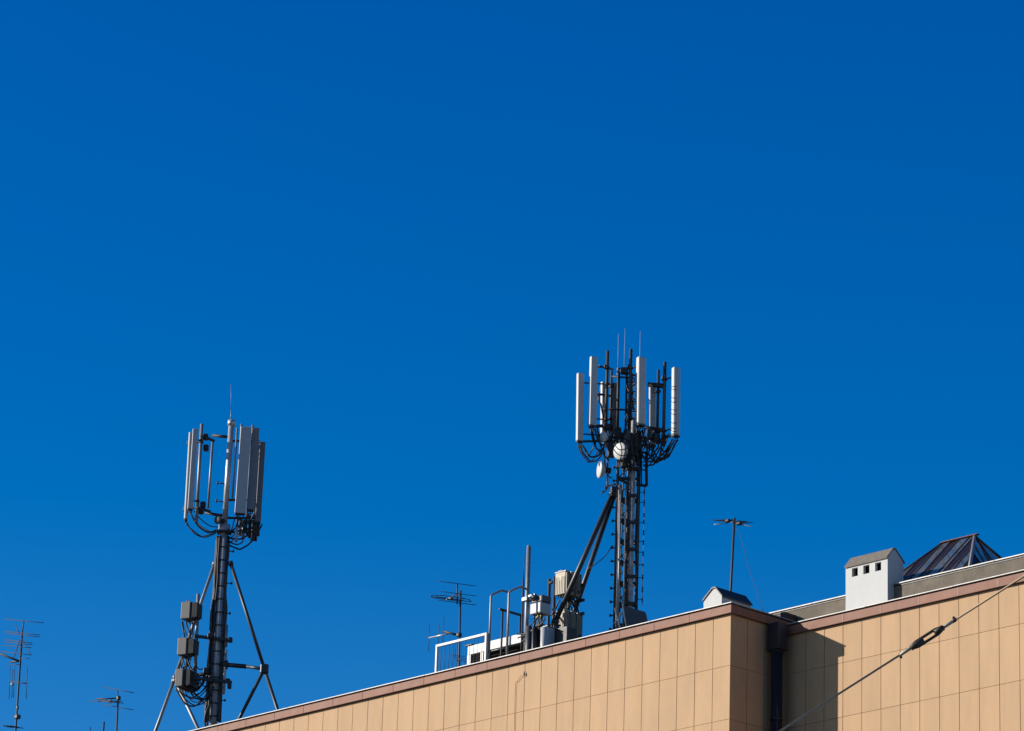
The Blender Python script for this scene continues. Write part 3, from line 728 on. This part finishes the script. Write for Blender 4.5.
for (x0, y0_, x1, y1_, sg) in ((578, 445, 600, 449, .45), (580.5, 445, 603, 452, .40), (582, 445, 604, 447, .32), (579, 445, 594, 446, .33),
        (591, 429, 604, 446, .35), (593, 429, 600, 452, .2), (595, 429, 606, 440, .3), (597, 428, 612, 438, .25), (598, 436, 609, 460, .1),
        (637, 428, 630, 444, .2), (640, 428, 627, 448, .35), (643, 428, 648, 452, .05), (645, 428, 636, 447, .3), (642, 430, 655, 446, .3),
        (672, 440, 647, 462, .18), (675, 440, 643, 465, .25), (678, 440, 652, 461, .22), (673, 439, 660, 456, .12), (677, 440, 664, 460, .1),
        (650, 448, 640, 460, .2), (654, 448, 642, 455, .25), (657, 448, 644, 466, .2), (660, 440, 668, 446, .25), (663, 440, 657, 462, .1), (669, 433, 660, 452, .1),
        (614, 430, 622, 440, .1), (606, 440, 618, 452, .25), (609, 430, 620, 436, .2), (618, 426, 634, 440, .2), (624, 430, 618, 470, .1), (630, 428, 634, 470, .1), (635, 430, 640, 470, .15), (603, 452, 612, 478, .2), (646, 446, 662, 458, .3), (648, 440, 668, 452, .35), (652, 446, 660, 440, .25), (640, 446, 655, 452, .3), (660, 447, 650, 462, .12), (606, 486, 602, 493, .05),
        (615, 447, 627, 453, .12), (615, 444, 626, 458, .05), (617, 444, 624, 460, -.02), (622, 442, 626, 458, -.03), (598, 394, 603, 420, -.05), (627, 385, 634, 410, .0), (633, 392, 625, 420, .0)):
    loop(mastR, Q(x0, y0_, random.uniform(-.6, -.2)), Q(x1, y1_, random.uniform(-.6, -.2)), sg, random.choice((.018, .023, .028)))
for i in range(16):
    x0, x1 = random.uniform(608, 652), random.uniform(612, 645); y0_, y1_ = random.uniform(426, 440), random.uniform(446, 475)
    loop(mastR, Q(x0, y0_, random.uniform(-.5, .3)), Q(x1, y1_, random.uniform(-.5, .2)), random.uniform(.05, .3), random.choice((.018, .023, .028)))

# ------------------------------------------------------------------ radio rack between the masts
yk = 1.75
r0 = at(555.2, 573.4, yk)
rack = thing('radio_rack', V((r0.x+.3, KO.y+yk+.3, KZ+ZR)), 'steel rack carrying two rows of beige radio units behind the raking struts', 'radio rack')
mb = MB()
for dx, dy in ((-.12, .1), (-.12, .55), (.22, .35)):
    mb.tube([V((r0.x+dx, KO.y+yk+dy, KZ+ZR)), V((r0.x+dx, KO.y+yk+dy, r0.z-.05))], .045, 8)
for z in (r0.z-.3, r0.z-.75, r0.z-1.15): mb.box(V((r0.x+.2, KO.y+yk+.62, z)), (.75, .06, .08))
mb.build('rack_frame', 'dsteel', rack)
mb = MB(); a = at(549.5, 579, yk+.3); mb.tube([V((a.x, a.y, KZ+ZR)), a], .045, 8); b = at(554, 582, yk+.3); mb.tube([a-Z*.12, V((b.x, a.y, a.z-.12))], .05, 8); mb.build('antenna_pole', 'dsteel', rack)
for k in range(3):
    radio(rack, r0 + Y*(.225*k) + Z*random.uniform(-.01, .01), .43, .155, .66, X, Y, 'beige', False, k == 0)
r1 = at(555.0, 612.5, yk)
for k in range(3):
    radio(rack, r1 + Y*(.245*k), .42, .17, .80, X, Y, 'beige', False)
for i in range(12):
    p = r0 + X*random.uniform(.15, .42) + Y*random.uniform(.1, .6) - Z*.70
    q = r1 + X*random.uniform(.1, .4) + Y*random.uniform(.1, .7) + Z*.03
    loop(rack, p, q, random.uniform(-.1, .1), .017)
mb = MB(); mb.bx(r1.x-.05, r1.x+.75, KO.y+yk+.05, KO.y+yk+.75, KZ+ZR, r1.z-.90); mb.build('rack_plinth', 'tube', rack)

# ------------------------------------------------------------------ pole with a white equipment box
yp = .95
p0 = at(526.0, 640, yp); p1 = at(529.3, 546.6, yp); p0.z = KZ+ZR
pol = thing('antenna_pole', p0, 'thick bare galvanised pole with a white equipment box bolted to it', 'pole')
mb = MB(); mb.tube([p0, V((p0.x, p0.y, p1.z))], .062, 16); mb.tube([V((p0.x, p0.y, p1.z)), V((p0.x, p0.y, p1.z+.03))], .05, 16); mb.build('pole_shaft', 'steel', pol)
c0 = at(530.5, 604, yp-.1)
z1, z0 = at(530.5, 603.8, yp-.1).z, at(530.5, 614.6, yp-.1).z
mb = MB(); mb.bx(c0.x-.02, c0.x+.41, c0.y, c0.y+.42, z0, z1, .03); bxo = mb.build('equipment_box', 'greydome', pol)
mb = MB(); mb.bx(c0.x-.02, c0.x+.43, c0.y+.04, c0.y+.42, z1+.002, z1+.22, .05); mb.tube([V((c0.x+.02, c0.y-.0, z1+.16)), V((c0.x+.22, c0.y-.0, z1+.16))], .07, 10); mb.build('box_lid', 'lid', bxo)
mb = MB(); zc = at(522, 599, yp-.05).z
mb.bx(p0.x-.13, p0.x+.10, p0.y-.11, p0.y+.10, zc-.10, zc+.03, .02); mb.bx(p0.x+.08, c0.x+.1, p0.y-.05, p0.y+.05, zc-.07, zc+.07); mb.build('pole_clamp', 'steel', pol)
for i in range(5):
    mb = MB(); q = V((c0.x+.06+.08*i, c0.y+.1+.04*(i % 2), z0)); mb.tube([q, q-Z*.13], .026, 8); mb.build('connector', 'brass' if i in (1, 2, 3) else 'cap', bxo)
for i in range(9):
    a = V((c0.x+.04+.04*i, c0.y+.12, z0-.12)); b = at(random.uniform(520, 548), random.uniform(630, 640), yp)
    loop(pol, a, b, random.uniform(.0, .22), .017)
for (x0, y0_, x1, y1_, sg) in ((545, 618, 517, 634, .15), (540, 622, 518, 638, .1), (550, 615, 560, 600, .06), (535, 622, 522, 640, .2)):
    loop(pol, at(x0, y0_, yp-.1), at(x1, y1_, yp-.1), sg, .022)

# white drum cabinet and dark cable spools under the box
cb = at(538.8, 627, .75)
cab = thing('equipment_cabinet', V((cb.x+.25, cb.y+.2, KZ+ZR)), 'white round-fronted cabinet low on the parapet under the equipment box', 'cabinet')
mb = MB(); mb.bx(cb.x+.10, cb.x+.24, cb.y+.1, cb.y+.42, KZ+ZR, cb.z, .03); mb.tube([V((cb.x+.12, cb.y+.1, KZ+ZR)), V((cb.x+.12, cb.y+.1, cb.z-.02))], .10, 16); mb.build('cabinet_body', 'greydome', cab)
mb = MB(); mb.bx(cb.x+.06, cb.x+.26, cb.y+.08, cb.y+.5, cb.z+.002, cb.z+.03, .008); mb.build('cabinet_lid', 'steel', cab)
ds = at(526.5, 627, .85)
sp = thing('cable_duct', V((ds.x+.2, ds.y, KZ+ZR)), 'dark pair of upright cable ducts beside the white cabinet', 'cable duct')
mb = MB(); mb.bx(ds.x+.12, ds.x+.48, ds.y+.12, ds.y+.3, KZ+ZR, ds.z+.05, .02); mb.build('dark_block', 'slate', sp)  # added dark block standing in for the darkness behind the hanging cables
for k in range(2):
    mb = MB(); q = V((ds.x+.10+.2*k, ds.y+.05*k, KZ+ZR)); mb.tube([q, V((q.x, q.y, ds.z-.1*k))], .09, 12); mb.build('duct', 'lid' if k == 0 else 'slate', sp)

# ------------------------------------------------------------------ long white ventilation unit
yu = 1.3
u0 = at(467.6, 646.3, yu); ul = 2.3
vu = thing('ventilation_unit', V((u0.x+1.1, u0.y+.4, KZ+ZR)), 'long low white ventilation unit with black louvres behind the ladder', 'ventilation unit')
zt3, zb3 = u0.z, KZ+ZR
mb = MB(); mb.bx(u0.x, u0.x+ul, u0.y, u0.y+.8, zt3-.27, zt3, .015); mb.bx(u0.x, u0.x+.14, u0.y, u0.y+.8, zb3, zt3-.271); mb.bx(u0.x+.14, u0.x+ul, u0.y+.3, u0.y+.8, zb3, zt3-.271)
mb.bx(u0.x+.55, u0.x+.66, u0.y+.005, u0.y+.3, zb3, zt3-.271); body = mb.build('unit_body', 'wpaint', vu)
mb = MB()
for k in range(8):
    z = zt3-.32-.085*k
    mb.box(V((u0.x+.345, u0.y+.05, z)), (.40, .07, .02), (X, (Y-Z*.6).normalized(), (Z+Y*.6).normalized()))
    mb.box(V((u0.x+1.4, u0.y+.2, z)), (1.5, .07, .02), (X, (Y-Z*.6).normalized(), (Z+Y*.6).normalized()))  # this long black run stands in for the shade below the white band
mb.bx(u0.x+.15, u0.x+.54, u0.y+.24, u0.y+.25, zb3, zt3-.275); mb.bx(u0.x+.67, u0.x+ul, u0.y+.285, u0.y+.295, zb3, zt3-.275)
for k in (.27, .38, .47): mb.bx(u0.x+k, u0.x+k+.02, u0.y+.005, u0.y+.02, zb3, zt3-.275)
mb.build('louvre_and_shade', 'void', vu)
mb = MB(); mb.bx(u0.x-.09, u0.x+.19, u0.y-.03, u0.y+.3, zt3+.003, zt3+.05, .01); mb.build('end_cover', 'slate', vu)

# ------------------------------------------------------------------ guard rail on the parapet
ygr = .22
ga, gb = at(437.3, 645, ygr), at(486.6, 632.5, ygr)
zg = (ga.z + gb.z)/2
gr = thing('guard_rail', V((ga.x, ga.y, KZ)), 'white framed guard rail with thin upright rods at the parapet edge', 'railing')
mb = MB()
mb.bx(ga.x-.035, ga.x+.035, ga.y-.035, ga.y+.035, KZ+.002, zg, .006); mb.bx(gb.x-.035, gb.x+.035, ga.y-.035, ga.y+.08, KZ+.002, zg, .006)
mb.bx(ga.x+.036, gb.x-.036, ga.y-.035, ga.y+.035, zg-.075, zg-.001, .006); mb.build('rail_frame', 'wpaint', gr)
nb = 12
for k in range(1, nb):
    b = MB(); x = ga.x + (gb.x-ga.x)*k/nb; b.tube([V((x, ga.y, KZ-.003)), V((x, ga.y, zg-.09))], .007, 6); b.build('rod', 'alu', gr)

# ------------------------------------------------------------------ ladder head
yl = .30
l0 = at(488.8, 652, yl); l0.z = KZ-.02
ld = thing('roof_ladder', l0, 'galvanised access ladder head with two bent hand hoops over the parapet', 'ladder')
for (bx_, by_, tx, ty, hx_, hy_, ex, ey) in ((489, 656, 491.8, 594.8, 502.2, 589.6, 508.2, 591.2), (507.2, 651, 509.8, 591.4, 520.4, 584.6, 524.6, 585.6)):
    b = at(bx_, by_, yl); b.z = KZ-.003; t = at(tx, ty, yl); t = V((b.x, b.y, t.z)); h = t + Y*.42 + Z*.23; e = h + Y*.25
    mb = MB(); mb.tube([b, t-Z*.04, t+Y*.04+Z*.02, h-Y*.05-Z*.025, h+Y*.04, e-Y*.03, e+Y*.01-Z*.05, V((e.x, e.y+.01, KZ+ZR))], .032, 10); mb.build('hand_hoop', 'steel', ld)
mb = MB()
for z in (-.05, .24): mb.tube([V((l0.x, l0.y, KZ+.1+z)), V((l0.x+.62, l0.y, KZ+.1+z))], .018, 8)
mb.build('rung', 'steel', ld)

# low handrail behind the ladder
yh = 1.0
h0, h1 = at(499.3, 609, yh), at(503, 610, yh)
hr_ = thing('hand_rail', V((h1.x, h1.y, KZ+ZR)), 'short dark handrail on one post seen between the ladder hoops', 'railing')
mb = MB(); e = h0 + Y*.95; mb.box((h0+e)/2, (.06, .95, .06), None, .006, 1); mb.build('rail', 'dsteel', hr_)
for yy in (.13, .84):
    mb = MB(); q = h0 + Y*yy; mb.tube([V((q.x, q.y, KZ+ZR)), q], .03, 8); mb.build('post', 'dsteel', hr_)

# thin lightning rod just left of the thick pole
t0 = at(521.6, 640, 1.25); t1 = at(522.6, 556, 1.25); t0.z = KZ+ZR
rod = thing('lightning_rod', t0, 'thin dark upright rod immediately left of the thick galvanised pole', 'lightning rod')
mb = MB(); mb.tube([t0, V((t0.x, t0.y, t1.z-.7))], .026, 8); mb.build('rod_shaft', 'dsteel', rod)
mb = MB(); mb.tube([V((t0.x, t0.y, t1.z-.7)), V((t0.x, t0.y, t1.z))], .014, 6, True, .006); mb.build('rod_tip', 'dsteel', rod)

# ------------------------------------------------------------------ television aerials
def aerial(px, pyt, pyb, y, label, name='tv_aerial', lean=0., r=.03):
    b = at(px[1], pyb, y); b.z = KZ+ZR if y < 20 else b.z
    t = at(px[0], pyt, y)
    # mast direction follows the two image points
    p = at(px[1], pyb, y); d = (t-p); base = roofpt(t, p) if t.z > p.z else p
    o = thing(name, base, label, 'tv aerial', 'television aerials on the roof')
    mb = MB(); mb.tube([base, t], r, 8); mb.build('aerial_mast', 'dsteel', o)
    return o, t, base
def rods(parent, segs, r, m='alu', name='element'):
    for a, b in segs:
        mb = MB(); mb.tube([a, b], r, 6); mb.build(name, m, parent)
def yagi(parent, c, eld, segs, boom, rb=.018, re=.011, m='alu', bm='alu'):
    """boom = (start, end); segs = (t along the boom, length); eld = element direction"""
    mb = MB(); mb.tube([boom[0], boom[1]], rb, 8); bo = mb.build('boom', bm, parent)
    for t, Ln in segs:
        q = boom[0].lerp(boom[1], t); e = MB(); e.tube([q-eld*Ln/2, q+eld*Ln/2], re, 6); e.build('element', m, bo)
    return bo
E1 = V((.40, .917, 0)).normalized(); B1 = V((.917, -.40, 0))      # elements / boom of the aerials that point up the street
# aerial behind the guard rail
yc = 3.4
o, t, b = aerial((460.6, 459.1), 590.5, 660, yc, 'tall tv aerial behind the white guard rail with two stacked booms')
s0, s1 = at(457.4, 583.6, yc), at(457.0, 604, yc); rods(o, [(s1, s0)], .022, 'alu', 'riser')
L0 = 1.22
q = s0; mb = MB(); mb.tube([q-E1*L0/2, q+E1*L0/2], .012, 6); mb.build('element', 'alu', o)
q = at(457.2, 602.6, yc); mb = MB(); mb.tube([q-E1*L0/2, q+E1*L0/2], .012, 6); mb.build('element', 'alu', o)
bs, be = at(445.0, 600.2, yc), at(460, 592.0, yc)
q0 = s0.lerp(s1, .45); bd = -B1
mid = at(459.5, 593, yc)
yagi(o, mid, E1, ((0, .98), (.2, .9), (.45, .8), (.9, 1.15)), (at(446.2, 599.6, yc-.3), mid), .020, .011, 'alu', 'bright')
fd = at(451, 598.2, yc-.2)
mb = MB(); w_ = .55
mb.tube(spline([fd-E1*w_+Z*.03, fd-E1*.1+Z*.05, fd+E1*w_+Z*.03, fd+E1*(w_+.04), fd+E1*w_-Z*.03, fd-E1*w_-Z*.03, fd-E1*(w_+.04), fd-E1*w_+Z*.03]), .010, 6); mb.box(fd-Z*.02, (.12, .1, .06), None, .01, 1); mb.build('folded_dipole', 'alu', o)
lb0, lb1 = at(429, 637.8, yc), at(459.2, 634.5, yc)
a = at(444, 631.6, yc-.2)
mb = MB(); mb.tube([a, at(459.2, 635.3, yc)], .035, 8); mb.box(at(459.2, 635, yc), (.15, .15, .13), None, .03, 1); mb.build('arm', 'cap', o)
bo = MB(); bo.tube([lb0, at(449, 633.6, yc)], .022, 8); bo = bo.build('boom', 'bright', o)
for x, y0_, y1_ in ((429, 624, 651), (438.6, 623, 647), (443.2, 615, 645), (455.4, 640, 655)):
    a, b_ = at(x+.6, y0_, yc), at(x-.4, y1_, yc); mb = MB(); mb.tube([a, b_], .009, 6); mb.build('element', 'alu', bo)
yagi(o, None, (RV*.95+HV*.3).normalized(), ((.1, .5), (.4, .45), (.7, .4), (1, .35)), (at(457, 655, yc-.1), at(461, 661, yc-.4)), .014, .008)

# aerial over the white vent housing
yd = 3.2
o, t, b = aerial((734.5, 730.6), 517.8, 592, yd, 'slim tv aerial on a leaning mast above the small white housing', r=.034)
c0 = t - Z*.12
for k, (dl, zz, ln) in enumerate(((V((-.40, -.22, 0)), .10, .5), (V((.42, .02, 0)), .12, .5))):
    q = c0 + Z*(.06 - .12*k)
    bo = yagi(o, None, V((.45, .89, 0)) if k == 0 else V((.35, .93, 0)), ((.25, .34), (.45, .38), (.62, .42), (.8, .46), (.95, .52)), (q, q+dl), .020, .008, 'alu', 'alu')
    mb = MB(); mb.box(q+dl*.42-Z*.02, (.16, .12, .09), None, .02, 1); mb.build('dipole_box', 'cap', bo)
for a, b_ in ((at(714, 524.5, yd-.3), at(728, 523, yd)), (at(727, 521.5, yd+.2), at(751.5, 526.6, yd)), (at(722, 519.8, yd), at(746, 523.5, yd+.3))):
    mb = MB(); mb.tube([a, b_], .011, 6); mb.build('element', 'bright', o)
cable(o, [at(734.3, 527, yd), at(739.5, 533.5, yd), at(743.8, 549, yd-.1), at(752, 578, yd-.2), at(763.5, 611, yd-.3)], .006, 'alu', 'guy_cable')

# far aerials at the left
ye = 4.0
o, t, b = aerial((22.2, 15.3), 633.5, 735, ye, 'tallest tv aerial at the far left with many rods and a vertical array below', r=.034)
s0, s1 = at(24.0, 620.2, ye), at(22.2, 634, ye); rods(o, [(s1, s0)], .02, 'alu', 'riser')
segs = [((4, 619), (43.8, 622.8)), ((5, 631.4), (40, 635)), ((6, 633.2), (39.5, 637)), ((4.5, 639.6), (32.5, 643)), ((4.8, 641.8), (32, 644.8)), ((3.6, 645.3), (31, 647.6)), ((.8, 651.6), (30, 654.8)), ((20.5, 658.3), (29, 658.4)), ((9, 665.3), (20, 664.2))]
rods(o, [(at(a[0], a[1], ye-.05*i), at(c[0], c[1], ye-.05*i)) for i, (a, c) in enumerate(segs)], .012)
rods(o, [(at(14.8, 624, ye), at(19.8, 634, ye)), (at(20, 640, ye), at(14, 657.5, ye-.4)), (at(22, 638.5, ye), at(31.2, 655.3, ye-.4))], .014, 'dsteel', 'stay')
rods(o, [(at(19.6, 661.2, ye), at(-9, 650.5, ye-.3)), (at(11, 662.2, ye), at(19.6, 661, ye))], .035, 'dsteel', 'arm')
rods(o, [(at(9.2, 681.2, ye), at(27, 683.5, ye))], .018, 'alu', 'arm')
rods(o, [(at(x+.5, y0_, ye), at(x-.5, y1_, ye)) for x, y0_, y1_ in ((9.6, 666, 699), (12.3, 669, 698), (13.9, 669, 698), (26.8, 667, 699))], .011)
mb = MB(); q = at(12.2, 684.2, ye-.05); mb.box(q, (.10, .1, .10), None, .03, 1); mb.build('dipole_box', 'wpaint', o)
mb = MB(); mb.box(at(17.6, 716.8, ye), (.17, .17, .14), None, .02, 1); mb.box(at(17.6, 707.5, ye), (.07, .07, .1), None, .01, 1); mb.build('amplifier_box', 'cap', o)
yagi(o, None, (RV*.8+HV*.6).normalized(), ((0, .35), (.25, .4), (.55, .5), (.95, .55)), (at(7, 726.5, ye-.5), at(17, 727, ye)), .025, .016)

yf = 4.0
o, t, b = aerial((118.2, 116.4), 696.5, 735, yf, 'small tv aerial with stacked crosswise rods, between the far left aerial and the tube mast', r=.03)
rods(o, [(at(117.8, 700, yf), at(117.6, 689.6, yf))], .02, 'alu', 'riser')
rods(o, [(at(103.8, 687.2, yf), at(133.8, 692.8, yf)), (at(102.5, 704.4, yf), at(133, 709.8, yf)), (at(89.5, 700.6, yf-.3), at(123.5, 703.2, yf-.3)), (at(96, 698.6, yf-.2), at(120, 702.4, yf-.2)), (at(96.4, 700.6, yf-.35), at(122, 701.2, yf-.2))], .012)
rods(o, [(at(97, 699, yf-.4), at(118.6, 698.2, yf))], .022, 'alu', 'boom')
mb = MB(); mb.box(at(110.6, 701.4, yf-.2), (.14, .12, .09), None, .02, 1); mb.box(at(118.6, 698, yf), (.12, .12, .14), None, .02, 1); mb.build('dipole_box', 'cap', o)
for k, (x, y0_) in enumerate(((104, 722.5), (90.3, 728))):
    a = at(x, y0_, 5); base = V((a.x, a.y, KZ+ZR))
    o = thing('vent_pipe', base, ('tip of a thin pipe just left of the small aerial' if k == 0 else 'faint short pipe tip, the one farther left of the small aerial'), 'pipe', 'pipe tips at the bottom edge')
    mb = MB(); mb.tube([base, a], .03 if k == 0 else .016, 8); mb.build('pipe_shaft', 'alu', o)
    mb = MB(); mb.tube([a, a+Z*.02], .036 if k == 0 else .02, 8); mb.build('pipe_cap', 'dsteel', o)

# ------------------------------------------------------------------ span wire with a turnbuckle across the street
DW = 34.
def wp(px, py): d = ray(px, py); return CAM + d*(DW/d.dot(HV))
w0, w1 = wp(780, 731.2), wp(1024, 576.2)
wd = (w1-w0).normalized()
tb0, tb1 = wp(900.4, 656.5), wp(953.4, 619.6)
# keep everything on one straight line
def onw(p): return w0 + wd*((p-w0).dot(wd))
tb0, tb1 = onw(tb0), onw(tb1)
gnd = w0 + wd*((.0-w0.z)/wd.z)
endp = w1 + wd*5.2
gw = thing('span_wire', V((gnd.x, gnd.y, 0)), 'taut steel guy wire with a rusty turnbuckle crossing in front of the tan facade', 'guy wire')
def wob(a, b, n=14):
    return [a.lerp(b, i/n) + Z*(-.02*4*(i/n)*(1-i/n)) for i in range(n+1)]
mb = MB(); mb.tube([gnd, tb0+wd*.01], .0095, 8); mb.build('wire', 'wire', gw)
mb = MB(); mb.tube([tb1-wd*.01, endp], .0095, 8); mb.build('wire', 'wire', gw)
side = wd.cross(HV).normalized()           # in the picture plane, across the wire
if side.z < 0: side = -side
LB = (tb1-tb0).length
B0, B1_ = tb0 + wd*LB*.235, tb0 + wd*LB*.775
tb = MB()
hw = .0255
for s in (-1, 1):
    tb.tube([B0+side*.012*s, B0+wd*.03+side*hw*s*.8, B0+wd*.055+side*hw*s, B1_-wd*.055+side*hw*s, B1_-wd*.03+side*hw*s*.8, B1_+side*.012*s], .0135, 10)
tb.tube([B0-wd*.015, B0+wd*.02, B0+wd*.03, B0+wd*LB*.20], .027, 12); tb.tube([B1_-wd*LB*.13, B1_+wd*.015], .027, 12)
tbo = tb.build('turnbuckle', 'wiredark', gw)
mb = MB(); mb.tube([tb0, B0+wd*.02], .0155, 10); mb.build('threaded_rod', 'ferrule', tbo)
mb = MB(); mb.tube([B1_-wd*.02, tb1], .0155, 10); mb.build('threaded_rod', 'ferrule', tbo)
mb = MB(); mb.tube(spline([tb0-wd*.005-side*.03, tb0+wd*.005-side*.012, tb0+wd*.01, tb0-wd*.0+side*.012]), .012, 8); mb.build('hook', 'wiredark', tbo)
mb = MB(); mb.tube(spline([tb1+wd*.01+side*.034, tb1+wd*.012+side*.012, tb1-wd*.005-side*.01]), .013, 8); mb.tube([tb1-wd*.02, tb1+wd*.02], .017, 8); mb.build('hook', 'wiredark', tbo)
an = MB(); an.lathe(V((gnd.x, gnd.y, .0)), Z, [(.004, .25), (.16, .22), (.18, .2)], 16); an.build('anchor_block', 'kerb', gw)
# street pole carrying the upper end of the wire
pp = endp + wd*.12
sp_ = thing('street_pole', V((pp.x, pp.y, 0)), 'tall grey steel street pole holding the upper end of the guy wire', 'street pole')
mb = MB(); mb.tube([V((pp.x, pp.y, 0)), V((pp.x, pp.y, endp.z+.6))], .16, 16, True, .11); mb.build('pole_shaft', 'steel', sp_)
mb = MB(); mb.tube([V((pp.x, pp.y, endp.z-.05)), V((pp.x, pp.y, endp.z+.07))], .135, 16); mb.build('pole_band', 'dsteel', sp_)

# ------------------------------------------------------------------ light
SUNV = V((2.209, 2.071, -1.157)).normalized()      # travel direction
tos = -SUNV
el = math.asin(tos.z); az = math.atan2(tos.x, tos.y)
sl = bpy.data.lights.new('sun', 'SUN'); sl.energy = 5.0; sl.angle = R(.53); sl.color = (1, .93, .82)
so = bpy.data.objects.new('sun', sl); COL.objects.link(so); so.rotation_euler = SUNV.to_track_quat('-Z', 'Y').to_euler(); so.location = (0, 0, 60)
w = bpy.data.worlds.new('World'); S.world = w; w.use_nodes = True
n, l = w.node_tree.nodes, w.node_tree.links
bg = n['Background']
sk_ = n.new('ShaderNodeTexSky'); sk_.sky_type = 'NISHITA'; sk_.sun_disc = False
sk_.sun_elevation = el; sk_.sun_rotation = az; sk_.altitude = 0; sk_.air_density = 1.0; sk_.dust_density = 0.1; sk_.ozone_density = 4.0
# seen through a polarising filter: the band of sky at right angles to the sun is the most saturated
tc_ = n.new('ShaderNodeTexCoord'); dt = n.new('ShaderNodeVectorMath'); dt.operation = 'DOT_PRODUCT'; dt.inputs[1].default_value = tos
l.new(tc_.outputs['Generated'], dt.inputs[0])
ab = n.new('ShaderNodeMath'); ab.operation = 'ABSOLUTE'; l.new(dt.outputs['Value'], ab.inputs[0])
mr_ = n.new('ShaderNodeMapRange'); mr_.interpolation_type = 'SMOOTHSTEP'
mr_.inputs['From Min'].default_value = .28; mr_.inputs['From Max'].default_value = .75
mr_.inputs['To Min'].default_value = 1; mr_.inputs['To Max'].default_value = 0
l.new(ab.outputs[0], mr_.inputs['Value'])
sp3 = n.new('ShaderNodeSeparateColor'); l.new(sk_.outputs['Color'], sp3.inputs['Color'])
def vm_(op, **kw):
    v = n.new('ShaderNodeVectorMath'); v.operation = op; return v
bb = n.new('ShaderNodeCombineXYZ')
for k in range(3): l.new(sp3.outputs['Blue'], bb.inputs[k])
df = vm_('SUBTRACT'); l.new(bb.outputs[0], df.inputs[0]); l.new(sk_.outputs['Color'], df.inputs[1])
mx = n.new('ShaderNodeMix'); mx.data_type = 'VECTOR'; l.new(mr_.outputs['Result'], mx.inputs['Factor'])
mx.inputs[4].default_value = (1.08, 1.08, 1); mx.inputs[5].default_value = (1.42, 1.585, 1)
ml = vm_('MULTIPLY'); l.new(df.outputs[0], ml.inputs[0]); l.new(mx.outputs[1], ml.inputs[1])
sb = vm_('SUBTRACT'); l.new(bb.outputs[0], sb.inputs[0]); l.new(ml.outputs[0], sb.inputs[1])
mxx = vm_('MAXIMUM'); l.new(sb.outputs[0], mxx.inputs[0]); mxx.inputs[1].default_value = (0, 0, 0)
l.new(mxx.outputs[0], bg.inputs['Color'])
bg.inputs['Strength'].default_value = .0905
S.view_settings.view_transform = 'Standard'; S.view_settings.look = 'None'; S.view_settings.exposure = .5; S.view_settings.gamma = 1
S.render.engine = 'CYCLES'
S.cycles.max_bounces = 6
